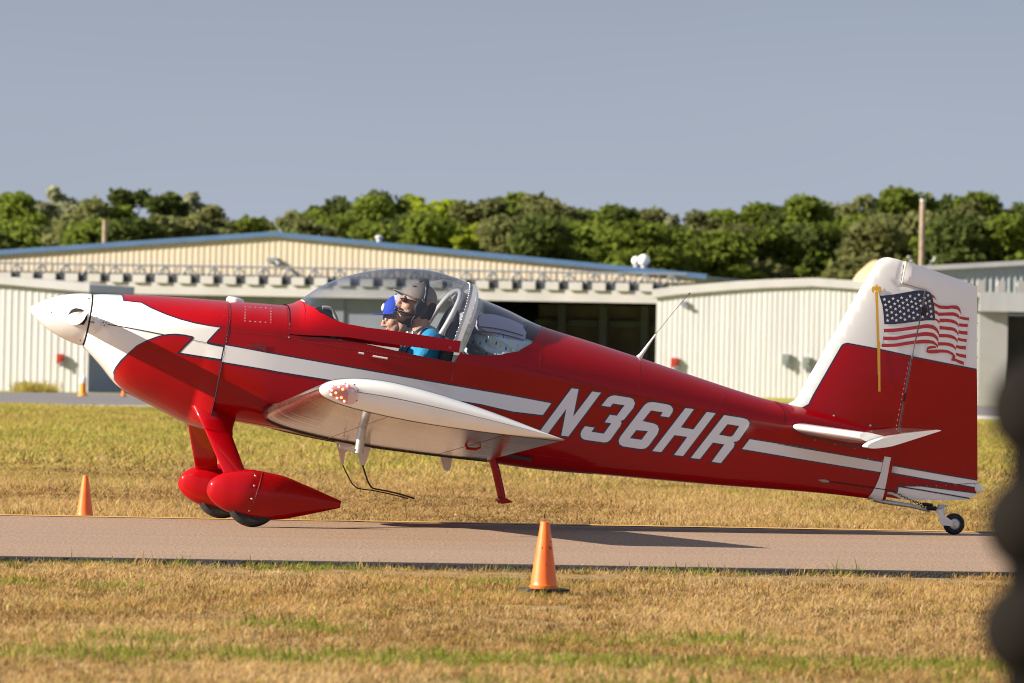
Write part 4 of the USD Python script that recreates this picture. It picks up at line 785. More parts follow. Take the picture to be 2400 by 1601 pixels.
for sg in (-1, 1):
    fx = mirror if sg > 0 else (lambda m: m)
    m = flying(-.08, -1.12, 3.335, 3.60, xh - .012, xh - .012, .036, .028, 12, blunt=.15); m.vertices += [0, 0, zst]; part(plane, 'stabiliser', fx(m), M('white_paint'), smooth=50)
    e1 = flying(-.16, -1.125, 0.0, 0.0, .315, .315, .030, .027, 6, blunt=.93); e2 = flying(-1.13, -1.275, -.165, -.165, .315, .315, .032, .030, 4, blunt=.93); ca, sa_ = math.cos(math.radians(23)), math.sin(math.radians(23))
    def rot(m):
        v = m.vertices; v = np.stack([xh + v[:, 0] * ca - v[:, 2] * sa_, v[:, 1], zst + v[:, 0] * sa_ + v[:, 2] * ca], 1); return tm(v, m.faces)
    el = part(plane, 'elevator', fx(rot(e1)), M('wing_metal'), smooth=50); part(el, 'balance_horn', fx(rot(e2)), M('white_paint'), smooth=50)
ol = cT([(238, 315), (300, 355), (360, 385), (480, 425), (600, 455), (750, 490), (960, 525), (1100, 510), (1240, 485), (1170, 440), (1095, 400)])
decal(fus, 'stabiliser_edging', line_px(ol, 3.0).intersection(sbox(0, 0, 2040, 2000)), M('navy'), off=.005, h=4)
# ---- tail wheel
tw = lz([(2190, 1203)], 0)[0]; gz = ground_local(tw[0], 0); RT = (tw[2] - gz) * math.cos(TH)
wheel(tw[0], 0, tw[2], RT, 0.062, plane)
part(plane, 'tail_spring', tube(lz([(2005, 1146), (2030, 1152), (2090, 1161), (2135, 1172)], 0), [.016, .0155, .014, .012], 12), M('steel'), smooth=50)
fk = cT([(1772, 1170), (1812, 1172), (1826, 1232), (1850, 1245), (1945, 1318), (1925, 1350), (1795, 1332), (1775, 1245)])
for y in (-.042, .042):
    q = loc(fk, y)[:, [0, 2]]; e = trimesh.creation.extrude_polygon(Polygon(q).buffer(0), .008, engine='earcut'); e.vertices = np.stack([e.vertices[:, 0], y - .004 + e.vertices[:, 2], e.vertices[:, 1]], 1); part(plane, 'tail_wheel_fork', tm(e.vertices, e.faces[:, ::-1]), M('white_paint'), smooth=30)
fk0 = loc(cT([(1790, 1165), (1805, 1235)]), 0); part(plane, 'fork_pivot', cat(tube([fk0[0] + [0, 0, .03], fk0[1]], .022, 14), box(*((fk0[0] + fk0[1]) / 2), .05, .085, .02)), M('steel'), smooth=50)
part(plane, 'steering_arm', cat(tube(loc(cT([(1740, 1165), (1800, 1140), (1860, 1132)]), 0) + [0, -.03, 0], .006, 8), tube(loc(cT([(1740, 1165), (1800, 1140), (1860, 1132)]), 0) + [0, .03, 0], .006, 8)), M('steel'))
part(plane, 'axle_bolt', tube([tw + [0, -.062, 0], tw + [0, .062, 0]], .014, 8), M('rivet_metal'))
for (a_, b_, y, a2) in (((1605, 1118), (1712, 1132), .05, (1330, 990)), ((1650, 1162), (1750, 1165), -.05, (1300, 985))):
    p, q = loc(cT([a_]), y)[0], loc(cT([b_]), y)[0]; t = np.linspace(0, 1, 140); ax_ = (q - p); n1 = np.array([0, 1, 0.]); n2 = np.cross(ax_, n1); n2 /= np.linalg.norm(n2); ang = t * 2 * np.pi * 11
    part(plane, 'steering_spring', tube(p + t[:, None] * ax_ + .011 * (np.cos(ang)[:, None] * n1 + np.sin(ang)[:, None] * n2), .0028, 5), M('dark_metal'), smooth=60)
    r0 = loc(cT([a2]), y * .7)[0]; links = []
    L = 12
    for k in range(L):
        a3, b3 = r0 + (p - r0) * k / L, r0 + (p - r0) * (k + 1.25) / L; dd = (b3 - a3); nn = np.array([0, 1, 0.]) if k % 2 else np.cross(dd, [0, 1, 0]) / np.linalg.norm(dd); aa = np.linspace(0, 2 * np.pi, 13)
        links.append(tube((a3 + b3) / 2 + np.cos(aa)[:, None] * dd / 2 + np.sin(aa)[:, None] * nn * .006, .0022, 5, cap=False))
    part(plane, 'steering_chain', cat(*links), M('dark_metal'), smooth=60)
    c_, d_ = loc(cT([b_]), y)[0], loc(cT([(1770, 1150)]), y * .6)[0]; part(plane, 'spring_hook', tube([c_, d_], .003, 6), M('dark_metal'))
# ------------------------------------------------------------------ people in the cockpit (head frame: face to -x, y right, z up)
def rotm(pitch=0, yaw=0, roll=0):
    cp, sp_ = math.cos(pitch), math.sin(pitch); cy, sy = math.cos(yaw), math.sin(yaw); cr, sr = math.cos(roll), math.sin(roll)
    return np.array([[cy, -sy, 0], [sy, cy, 0], [0, 0, 1]]) @ np.array([[cp, 0, sp_], [0, 1, 0], [-sp_, 0, cp]]) @ np.array([[1, 0, 0], [0, cr, -sr], [0, sr, cr]])
def hand(wrist, dirv, sg):
    """palm, four unequal curled fingers and a thumb leaving the palm's side"""
    d = np.array(dirv, float); d /= np.linalg.norm(d); s = np.cross([0, 0, 1.0], d); s /= np.linalg.norm(s); u = np.cross(d, s); w_ = np.array(wrist); ch = []
    ch.append([(w_, .026), (w_ + d * .045 + s * .012, .024), (w_ + d * .085 + s * .018, .019)]); ch.append([(w_, .024), (w_ + d * .085 - s * .020, .018)]); ch.append([(w_ + d * .085 + s * .018, .018), (w_ + d * .085 - s * .02, .017)])
    for k, L in enumerate((.068, .078, .072, .056)):
        b = w_ + d * .088 + s * (.030 - .020 * k); p1 = b + d * L * .5 - u * L * .12; p2 = p1 + d * L * .25 - u * L * .28; p3 = p2 - d * L * .04 - u * L * .3; ch.append([(b, .0095), (p1, .009), (p2, .008), (p3, .007)])
    b = w_ + d * .03 + s * sg * .024; ch.append([(b, .012), (b + d * .03 + s * sg * .026, .011), (b + d * .062 + s * sg * .026 - u * .012, .009)])
    return ch
def person(label, head_at, y, pitch, yaw, cap_mat, brim_mat, back_mat=None, headset=True, beard=True, glasses=True, lean=0.0, strap=True):
    hc = np.array(head_at, float); Rm = rotm(pitch, yaw); T = lambda q: hc + np.asarray(q, float) @ Rm.T
    base = np.array([hc[0] + .10 + lean, y, 0.85])
    pr = thing('person', label, 'person', matrix=amat(base)); sub = lambda m: tm(m.vertices - base, m.faces)
    ch = []
    E3 = lambda c, r: [(T(c), r)]
    sk = [[(T((.020, 0, .055)), .086), (T((-.022, 0, .050)), .076)], [(T((.035, 0, .02)), .072), (T((-.01, 0, .02)), .07)], [(T((-.058, 0, .055)), .046), (T((-.062, 0, .02)), .046)],
          [(T((-.060, -.030, -.012)), .036), (T((-.060, .030, -.012)), .036)], [(T((-.060, 0, -.02)), .046), (T((-.074, 0, -.092)), .024)], [(T((-.045, -.030, -.04)), .036), (T((-.064, -.014, -.092)), .022)], [(T((-.045, .030, -.04)), .036), (T((-.064, .014, -.092)), .022)],
          [(T((.002, -.048, -.045)), .028), (T((-.058, -.020, -.092)), .022)], [(T((.002, .048, -.045)), .028), (T((-.058, .020, -.092)), .022)], [(T((.0, -.05, -.04)), .028), (T((.01, -.045, .02)), .034)], [(T((.0, .05, -.04)), .028), (T((.01, .045, .02)), .034)],
          [(T((-.098, 0, .034)), .011), (T((-.124, 0, -.012)), .0115)], [(T((-.124, 0, -.012)), .0115), (T((-.103, -.011, -.018)), .010)], [(T((-.124, 0, -.012)), .0115), (T((-.103, .011, -.018)), .010)], [(T((-.098, -.03, .040)), .011), (T((-.098, .03, .040)), .011)],
          [(T((-.100, -.014, -.042)), .010), (T((-.100, .014, -.042)), .010)], [(T((-.097, -.012, -.056)), .011), (T((-.097, .012, -.056)), .011)], [(T((-.092, 0, -.088)), .015), (T((-.086, 0, -.095)), .016)]]
    for s in (-1, 1): sk.append([(T((.012, s * .078, .02)), .014), (T((.014, s * .080, -.012)), .011)]); sk.append([(T((.010, s * .080, .022)), .010), (T((.026, s * .086, .008)), .010)])
    nb = np.array([hc[0] + .055 + lean * .35, hc[1] * .6 + y * .4, hc[2] - .145]); sk.append([(T((.028, 0, -.02)), .055), (nb, .060)])
    sh = [np.array([nb[0] + .05 + lean * .3, y + s * .168, nb[2] - .052]) for s in (-1, 1)]; chest = np.array([nb[0] + .03 + lean * .4, y, nb[2] - .17]); hip = np.array([base[0] + .06, y, 0.90])
    for s, q in zip((-1, 1), sh): sk += [[(nb + [0.01, 0, -.01], .056), (q + [0, -s * .06, .02], .058), (q, .060)], [(q, .062), (chest + [0.0, s * .09, 0], .10)]]
    sk += [[(chest + [0, -.08, 0], .11), (hip + [0, -.07, 0], .12)], [(chest + [0, .08, 0], .11), (hip + [0, .07, 0], .12)], [(chest, .12), (hip, .13)]]
    elb = [q + [-.06, s * .045, -.26] for s, q in zip((-1, 1), sh)]; wr = [e + [-.23, -s * .06, .0] for s, e in zip((-1, 1), elb)]
    for s, q, e, w_ in zip((-1, 1), sh, elb, wr):
        e[1] = np.clip(e[1], max(y - .18, -.42), min(y + .18, .42)); sk += [[(q, .055), (e, .041)], [(e, .041), (w_, .027)]]; sk += hand(w_, (-1, -s * .1, -.15), -s)
    knee = [hip + [-.42, s * .13, .10] for s in (-1, 1)]; foot = [k + [-.33, 0, -.22] for k in knee]
    for s, k, f_ in zip((-1, 1), knee, foot): sk += [[(hip + [0, s * .09, -.02], .085), (k, .058)], [(k, .055), (f_, .038)], [(f_, .036), (f_ + [-.14, 0, .03], .03)]]
    m = blob(sk, cell=.010, it=9 if beard else 30)
    part(pr, 'body', sub(m), M('skin'), smooth=True)
    # clothes as shells over the body
    tee = [[(q + [0, -s * .055, .018], .068), (q, .066)] for s, q in zip((-1, 1), sh)] + [[(q, .072), (chest + [0, s * .09, 0], .112)] for s, q in zip((-1, 1), sh)] + [[(q, .068), (q + (e - q) * .72, .057)] for q, e in zip(sh, elb)] + \
          [[(chest + [0, -.08, 0], .121), (hip + [0, -.07, .02], .131)], [(chest + [0, .08, 0], .121), (hip + [0, .07, .02], .131)], [(nb + [.012, 0, -.055], .064), (chest, .13)]]
    tmh = blob(tee, cell=.013, it=5); nz = meshkit.fbm(tmh.vertices * 18, 3, 5) - .5; _, _, nn = meshkit.arrays(tmh, True); tmh.vertices = tmh.vertices + nn * nz[:, None] * .014
    part(pr, 'shirt', sub(tmh), M('shirt_blue') if beard else M('trouser'), smooth=True)
    part(pr, 'trousers', sub(blob([[(hip, .145), (hip + [0, 0, -.03], .13)]] + [[(hip + [0, s * .09, -.02], .097), (k, .068)] for s, k in zip((-1, 1), knee)] + [[(k, .066), (k + (f_ - k) * .9, .05)] for k, f_ in zip(knee, foot)], cell=.02, it=4)), M('trouser'), smooth=True)
    if beard:
        bd = [[(T((.004, s * .060, -.012)), .021), (T((-.012, s * .056, -.055)), .024), (T((-.055, s * .030, -.088)), .027), (T((-.080, 0, -.098)), .024)] for s in (-1, 1)] + [[(T((-.030, s * .050, -.048)), .028), (T((-.068, s * .034, -.062)), .022)] for s in (-1, 1)] + \
             [[(T((-.094, 0, -.078)), .014), (T((-.082, 0, -.098)), .024)]] + [[(T((-.104, s * .004, -.030)), .0085), (T((-.094, s * .026, -.040)), .0095), (T((-.088, s * .032, -.066)), .011)] for s in (-1, 1)] + [[(T((.0, 0, -.085)), .03), (T((-.06, 0, -.1)), .026)]]
        part(pr, 'beard', sub(blob(bd, cell=.007, it=3)), M('beard'), smooth=True)
    lips = blob([[(T((-.108, -.012, -.047)), .0055), (T((-.109, .012, -.047)), .0055)], [(T((-.106, -.011, -.056)), .006), (T((-.106, .011, -.056)), .006)]], cell=.005, it=2); part(pr, 'lips', sub(lips), M('lip'), smooth=True)
    for s in (-1, 1): part(pr, 'eye', sub(ellipsoid(T((-.093, s * .031, .022)), (.011,) * 3, 2)), M('eye_white'), smooth=True)
    part(pr, 'hair', sub(blob([[(T((.05, 0, .03)), .074), (T((.05, 0, -.03)), .062)], [(T((.02, -.06, .03)), .03), (T((.04, -.055, -.04)), .026)], [(T((.02, .06, .03)), .03), (T((.04, .055, -.04)), .026)]], cell=.012, it=3)), M('hair'), smooth=True)
    # cap: six-panel dome with curved brim
    a, e = np.meshgrid(np.linspace(0, 2 * np.pi, 49)[:-1], np.linspace(-.10, H2, 18), indexing='ij'); C0 = np.array([.006, 0, .062]); rx = np.where(np.cos(a) < 0, .108, .112)
    P = np.stack([C0[0] + rx * np.cos(a) * np.cos(e), .094 * np.sin(a) * np.cos(e), C0[2] + .098 * np.sin(e) - .012 * np.cos(a) * 0], -1); seam = 1 - .012 * np.exp(-((np.mod(a, np.pi / 3) - np.pi / 6) / .05) ** 2) * np.cos(e); P = C0 + (P - C0) * seam[..., None]
    dome_m = grid(np.concatenate([P, P[:1]], 0)); v = T(dome_m.vertices)
    if back_mat is None: cp = part(pr, 'cap', sub(tm(v, dome_m.faces)), M(cap_mat), smooth=True)
    else:
        fr_ = dome_m.vertices[dome_m.faces].mean(1)[:, 0] < -.012; cp = part(pr, 'cap', sub(tm(v, dome_m.faces[fr_])), M(cap_mat), smooth=True); part(cp, 'cap_back', sub(tm(v, dome_m.faces[~fr_])), M(back_mat), smooth=True)
    part(cp, 'cap_button', sub(ellipsoid(T((.006, 0, .162)), (.009, .009, .006), 2)), M(cap_mat), smooth=True)
    P = []
    for s in np.linspace(0, 1, 12):
        th_ = np.linspace(-1.12, 1.12, 30); rr = 1.0 + .72 * s * np.cos(th_ * 1.36) ** .7; x = C0[0] - .105 * np.cos(th_) * rr; yy = .092 * np.sin(th_) * (1 + .03 * s); P.append(np.stack([x, yy, C0[2] - .004 - 4.2 * yy ** 2 * s + .018 * s - .03 * s * s * 0], -1))
    P = np.array(P); brim = cat(grid(P), grid(P - [0, 0, .004], flip=True), grid(np.stack([P[-1], P[-1] - [0, 0, .004]], 0))); part(cp, 'brim', sub(tm(T(brim.vertices), brim.faces)), M(brim_mat), smooth=50)
    if back_mat is not None:
        pq = P[0] * 0; part(cp, 'cap_badge', sub(ellipsoid(T((-.093, 0, .100)), (.012, .032, .026), 3)), M('cap_white'), smooth=True)
    else:
        for dz in (0, 1): part(cp, 'cap_mark', sub(ellipsoid(T((-.068 + .012 * dz, -.050 - .004 * dz, .122 + .004 * dz)), (.004, .006, .005), 1)), M('black_plastic'))
    if glasses:
        gl = [[(T((-.102, s * .016, .024)), .013), (T((-.094, s * .046, .022)), .015)] for s in (-1, 1)]; part(pr, 'sunglasses', sub(cat(blob([gl[0]], cell=.006, it=1), blob([gl[1]], cell=.006, it=1), *[tube([T((-.096, s * .060, .030)), T((-.06, s * .079, .030)), T((.0, s * .084, .026))], .0045, 8) for s in (-1, 1)], tube([T((-.112, -.01, .030)), T((-.112, .01, .030))], .004, 8))), M('lens_dark'), smooth=50)
    if headset:
        an = np.linspace(-.15, np.pi + .15, 40); bp = np.stack([np.full(40, .014), .113 * np.cos(an), .050 + .128 * np.sin(an)], -1)
        hs = part(pr, 'headset_band', sub(cat(tube(T(bp), np.where(np.abs(np.cos(an)) < .8, .015, .010), 12), *[tube([T((.014 + dx, s * .112, .055)), T((.008 + dx, s * .110, .018))], .0045, 8) for s in (-1, 1) for dx in (-.012, .012)])), M('black_plastic'), smooth=60)
        for s in (-1, 1):
            L_ = [(0.0, .028), (.028, .028), (.038, .024), (.043, .012), (.045, .004), (.039, -.010), (.034, -.016), (0, -.018)]; q = lathe(L_, 32); q.vertices = q.vertices * [1.0, 1.28, 1]; vv = q.vertices; vv = np.stack([vv[:, 0], s * (.094 + vv[:, 2]), vv[:, 1] - .006], 1); vv[:, 0] += .006
            q = tm(T(vv), q.faces if s < 0 else q.faces[:, ::-1]); q.fix_normals(); part(hs, 'ear_cup', sub(q), M('black_plastic'), smooth=40)
            rg = [(np.cos(k) * .0285 + .006, s * .119, np.sin(k) * .0365 - .006) for k in np.linspace(0, 2 * np.pi, 33)]; part(hs, 'ear_cup_ring', sub(tube(T(rg), .0022, 6)), M('dark_metal'), smooth=60)
        b = curve([(-.012, -.112, -.040), (-.04, -.106, -.052), (-.085, -.070, -.050), (-.122, -.022, -.046)], 24); part(hs, 'microphone_boom', sub(tube(T(b), .0042, 8)), M('black_plastic'), smooth=60); part(hs, 'microphone', sub(ellipsoid(T((-.126, -.016, -.045)), (.015, .013, .013), 2)), M('black_plastic'), smooth=60)
        cb = curve(np.vstack([T([(-.014, -.112, -.045), (-.03, -.10, -.10)]), nb + [-.06, -.10, -.05], nb + [-.11, -.13, -.12], nb + [-.12, -.15, -.2]]), 30); part(hs, 'headset_cable', sub(tube(cb, .0035, 6)), M('black_plastic'), smooth=60)
    if strap:
        for s in (-1, 1):
            pts = np.vstack([nb + [.17, s * .12, -.08], nb + [.10, s * .125, .012], nb + [.03, s * .125, .040], nb + [-.05, s * .12, -.02], chest + [-.135, s * .085, -.02], chest + [-.15, s * .05, -.14]]); c = curve(pts, 40); t = np.gradient(c, axis=0); t /= np.linalg.norm(t, axis=1, keepdims=True); wv = np.array([0, 1.0, 0]); nn = np.cross(t, wv)
            rows = np.stack([c - wv * .026 + nn * .0, c - wv * .024 + nn * .009, c + wv * .024 + nn * .009, c + wv * .026], 1); sm_ = cat(grid(rows), grid(rows - nn[:, None] * .006, flip=True)); sb_ = part(pr, 'shoulder_strap', sub(sm_), M('belt_fabric'), smooth=50)
            part(sb_, 'strap_buckle', sub(cat(box(*(nb + [-.055, s * .12, -.020]), .035, .058, .022, bev=.004), box(*(nb + [-.085, s * .115, -.06]), .03, .058, .03, bev=.004))), M('steel'), smooth=30)
            part(sb_, 'strap_label', sub(tm(np.vstack([(c + nn * .0105 - wv * .015)[15:21], (c + nn * .0105 + wv * .015)[15:21]]), [[k, k + 1, k + 7] for k in range(5)] + [[k, k + 7, k + 6] for k in range(5)])), M('cap_white'), smooth=False)
    return pr
h1 = lz([(956, 706)], -.23)[0]
person('bearded person with grey cap, headset and sunglasses in blue t-shirt, seated on the near side', h1, -.24, .07, 0.10, 'cap_grey', 'cap_grey')
h2 = lz([(921, 733)], .22)[0]
person('person in blue and white cap looking down, half hidden beyond the bearded person', h2, .24, -.42, -.10, 'cap_blue', 'cap_blue', 'cap_white', headset=False, beard=False, glasses=False, lean=.12, strap=False)
# ------------------------------------------------------------------ pillows behind the seats
def pillow(name, label, c_px, size, m, seed, tilt=0.0):
    c = lz([c_px], 0)[0]; p = thing(name, label, 'pillow', matrix=amat(c)); q = trimesh.creation.icosphere(5, 1.0); v = q.vertices; v = np.sign(v) * np.abs(v) ** .62; v = v * np.asarray(size); n = meshkit.fbm(q.vertices * 2.2, 4, seed) - .5; v = v * (1 + n[:, None] * .28)
    v = v @ rotm(tilt).T
    w_ = v + c; lim = np.array([hw(np.array([a]), np.array([b]))[0] for a, b in zip(w_[:, 0], w_[:, 2])]); zt = TOPR(w_[:, 0]) - .03; v[:, 2] = np.minimum(w_[:, 2], zt) - c[2]
    w_ = v + c; lim = hw(w_[:, 0], w_[:, 2], 'rear') - .02; v[:, 1] = np.clip(w_[:, 1], -np.maximum(lim, .02), np.maximum(lim, .02)) - c[1]
    part(p, 'cushion', tm(v, q.faces), M(m), smooth=True); return p, c
pillow('pillow', 'pale blue pillow printed with small dark blue figures under the rear window', (1158, 806), (.27, .46, .115), 'pillow_print', 3, .16)
p2_, pc = pillow('pillow', 'lavender grey pillow with dark piping lying above the printed pillow', (1128, 757), (.20, .44, .085), 'pillow_lavender', 8, .08)
for zz in (.0, -.028):
    pts = np.array([[x, 0, zz - .02 * ((x) / .2) ** 2] for x in np.linspace(-.14, .15, 14)]); y_ = -np.minimum(.452, np.maximum(hw(pts[:, 0] + pc[0], pts[:, 2] + pc[2], 'rear') - .012, .05)); pts[:, 1] = y_; part(p2_, 'piping', tube(pts, .0035, 6), M('navy'), smooth=60)
# ------------------------------------------------------------------ ground, taxiway, runway
rng = np.random.default_rng(11); random.seed(11)
TD = np.array([math.cos(math.radians(8.6)), math.sin(math.radians(8.6))]); TN = np.array([-TD[1], TD[0]])
U_NEAR = float(np.array([0.228, 29.24]) @ TN); U_FAR = float(np.array([0.02, 36.93]) @ TN)
def tn(v, u, z): p = TD * v + TN * u; return [p[0], p[1], z]
def strip(v0, v1, rows):
    """a sheet running along the taxiway; rows: (distance across, height)"""
    P = np.array([[tn(v, u, z) for v in (v0, v1)] for u, z in rows]); return grid(P, flip=True)
gr = strip(-6000, 6000, [(-300, -.05), (U_NEAR - .9, -.05), (U_NEAR - .1, -.034), (U_NEAR + .1, -.05), (U_FAR - .1, -.09), (U_FAR + 7.6, -.30), (U_FAR + 7.9, -.27), (95, -.10), (9000, -.10)]); 
top('ground', gr, M('ground_thatch'), 'dry airfield ground under the grass reaching to the trees', 'ground', smooth=False, kind='structure')
tx = strip(-160, 160, [(U_NEAR, 0), (U_FAR, 0), (U_FAR + .6, -.012), (U_FAR + 2, -.055), (U_FAR + 7.6, -.245), (U_FAR + 7.7, -.32)]); top('taxiway', tx, M('taxiway_asphalt'), 'tan asphalt taxiway the aeroplane stands on', 'taxiway', smooth=False, kind='structure')
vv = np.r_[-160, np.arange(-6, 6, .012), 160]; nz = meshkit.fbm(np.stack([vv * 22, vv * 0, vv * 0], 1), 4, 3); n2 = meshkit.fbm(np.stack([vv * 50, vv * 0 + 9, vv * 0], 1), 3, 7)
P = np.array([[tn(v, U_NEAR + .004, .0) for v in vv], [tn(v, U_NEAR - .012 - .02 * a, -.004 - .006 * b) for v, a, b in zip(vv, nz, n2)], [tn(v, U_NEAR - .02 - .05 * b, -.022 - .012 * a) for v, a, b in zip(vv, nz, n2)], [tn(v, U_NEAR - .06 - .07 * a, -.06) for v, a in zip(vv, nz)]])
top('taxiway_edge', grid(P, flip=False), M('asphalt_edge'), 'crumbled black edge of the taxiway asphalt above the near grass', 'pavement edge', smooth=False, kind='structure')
top('yellow_line', strip(-160, 160, [(U_FAR - .21, .004), (U_FAR - .06, .004)]), M('yellow_line'), 'thin yellow painted line along the far edge of the taxiway', 'painted line', smooth=False, kind='structure')
ra = [G(-300, 905.5), G(2700, 965), G(2700, 942.5), G(-300, 892)]
def quad(ps, z): p = np.array(ps, float); p[:, 2] = z; c = p[:, :2].mean(0); p[:2, :2] = p[:2, :2]; d = p[1] - p[0]; p[0] -= d * 2; p[1] += d * 2; d = p[2] - p[3]; p[3] -= d * 2; p[2] += d * 2; return tm(p, [[0, 1, 2], [0, 2, 3]])
top('runway', quad([G(-300, 923, -.1), G(2700, 960, -.1), G(2700, 938, -.1), G(-300, 896, -.1)], -.095), M('runway_asphalt'), 'grey asphalt strip between the far grass and the hangars', 'runway', smooth=False, kind='structure')
top('runway_edge_line', quad([G(-300, 931, -.1), G(2700, 968, -.1), G(2700, 960.5, -.1), G(-300, 923.5, -.1)], -.094), M('pale_line'), 'pale concrete margin along the near side of the grey runway', 'pavement margin', smooth=False, kind='structure')

# ------------------------------------------------------------------ grass (uncountable): tufts of single blades
def tuft(seed, n, h, spread, lean, w):
    r = np.random.default_rng(seed); V, F_ = [], []
    for k in range(n):
        a = r.uniform(0, 2 * np.pi); L = h * r.uniform(.5, 1.25); ti = r.uniform(.15, 1) * lean; b = np.array([r.normal(0, spread), r.normal(0, spread), 0]); d = np.array([math.cos(a) * math.sin(ti), math.sin(a) * math.sin(ti), math.cos(ti)]); sd = np.array([-math.sin(a + r.uniform(-.8, .8)), math.cos(a), 0]); ww = w * r.uniform(.6, 1.3)
        d2 = d + np.array([math.cos(a) * .5, math.sin(a) * .5, -.35]) * r.uniform(.2, 1.2); d2 /= np.linalg.norm(d2); m_ = b + d * L * .55; t_ = m_ + d2 * L * .5; t_[2] = max(t_[2], .004); m_[2] = max(m_[2], .003); i = len(V)
        V += [b - sd * ww, b + sd * ww, m_ - sd * ww * .8, m_ + sd * ww * .8, t_]; F_ += [[i, i + 1, i + 3], [i, i + 3, i + 2], [i + 2, i + 3, i + 4]]
    return tm(V, F_)
def instancer(name, label, protos, pos, idx, yaw, sc, catg='grass'):
    pi = UsdGeom.PointInstancer.Define(stage, numbered('/World', name)); pth = str(pi.GetPath()); tg = []
    for k, (m_, ma) in enumerate(protos): usdkit.mesh(stage, f'{pth}/tuft_{k:03d}' if k else f'{pth}/tuft', m_, M(ma)); tg.append(f'{pth}/tuft_{k:03d}' if k else f'{pth}/tuft')
    pi.CreatePrototypesRel().SetTargets([Sdf.Path(t) for t in tg]); pi.CreateProtoIndicesAttr(Vt.IntArray.FromNumpy(np.asarray(idx, np.int32))); pi.CreatePositionsAttr(Vt.Vec3fArray.FromNumpy(np.asarray(pos, np.float32)))
    q = np.zeros((len(pos), 4), np.float32); q[:, 0] = np.cos(yaw / 2); q[:, 3] = np.sin(yaw / 2); pi.CreateOrientationsAttr(Vt.QuathArray([Gf.Quath(float(a), 0, 0, float(d)) for a, _, _, d in q])); pi.CreateScalesAttr(Vt.Vec3fArray.FromNumpy(np.asarray(sc, np.float32)))
    return tag(pi.GetPrim(), label, catg, None, 'stuff')
GM = ['straw_light', 'straw_mid', 'straw_brown', 'grass_yellow', 'grass_olive', 'grass_green']
def scatter(n, y0, y1, wfun):
    y = np.sqrt(rng.uniform(y0 ** 2, y1 ** 2, n)); x = rng.uniform(-1, 1, n) * wfun(y); return x, y
def pick(wt):
    wt = np.clip(np.array(wt).T, 0.001, None); c = np.cumsum(wt / wt.sum(1, keepdims=True), 1); return (rng.random(len(c))[:, None] > c).sum(1)
NB = lambda x, y, sx, sy, sd: (meshkit.fbm(np.stack([x * sx, y * sy, x * 0], 1), 4, sd) - .5) * 2.4
# near grass
x, y = scatter(56000, 16.5, 30.6, lambda q: q * .0905 + .5); u = x * TN[0] + y * TN[1]; ok = u < U_NEAR - .10 * rng.random(len(x)) ** 2 + .02; x, y, u = x[ok], y[ok], u[ok]
e = U_NEAR - u; bare = ((NB(x, y, .9, 1.6, 21) + np.exp(-((e - .6) / .38) ** 2) * .75 > .62) & (rng.random(len(x)) < .85)) | ((NB(x, y, 3.5, 2.5, 23) > .22) & (rng.random(len(x)) < .6)) | ((np.abs(x - .137) < .16) & (np.abs(y - 25.15) < .17)) | ((np.abs(x - .137) < .15) & (y < 25.15) & (y > 24.6) & (rng.random(len(x)) < .7)); x, y, u, e = x[~bare], y[~bare], u[~bare], e[~bare]
yb = y - .12 * x; g1 = np.exp(-((yb - 20.25) / .38) ** 2) * (0.45 + .55 * np.clip((x + .6) / .8, 0, 1)) + np.exp(-((yb - 18.3) / .5) ** 2) * .4 * np.clip(.6 + x, 0, 1); na = NB(x, y, .8, .5, 4); nb_ = NB(x, y, 2.4, 1.2, 5); nc_ = NB(x, y, 1.1, .8, 6)
gr_ = np.clip(g1 * (.85 + .9 * na) + np.clip(nc_ - .42, 0, 1) * 1.3 + np.exp(-(e / .25) ** 2) * (.25 + .5 * na), 0, 1.2)
kind = pick([np.clip(.40 + .55 * na, .05, 1), np.clip(.42 - .1 * na, .05, 1), np.clip(.34 - .9 * nb_, 0, 1.4), .06 + .20 * gr_, .05 + .4 * np.clip(nc_, 0, 1) + .4 * gr_, gr_ * 1.35]); var = rng.integers(0, 2, len(x)); idx = kind * 2 + var
protos = []
for k, ma in enumerate(GM):
    for s in (0, 1): protos.append((tuft(100 + k * 2 + s, 15 if k < 3 else 12, (.046, .043, .036, .046, .044, .055)[k], .032, (1.55, 1.55, 1.5, 1.4, 1.4, 1.15)[k], (.0024, .0022, .0020, .0022, .0021, .0024)[k]), ma))
sc = .8 * (rng.uniform(.6, 1.3, len(x)) * np.clip(1 + .5 * nb_, .55, 1.6))[:, None] * np.ones(3); tall = (e < .3) & (rng.random(len(x)) < .07); sc[tall] *= [1.2, 1.2, 2.1]; sc[:, 2] *= 1 - .25 * np.exp(-((e - .6) / .4) ** 2)
instancer('near_grass', 'dry straw coloured mown grass with green tufts in the foreground before the taxiway', protos, np.stack([x, y, np.interp(u, [U_NEAR - .9, U_NEAR - .1], [-.05, -.034])], 1), idx, rng.uniform(0, 6.28, len(x)), sc)
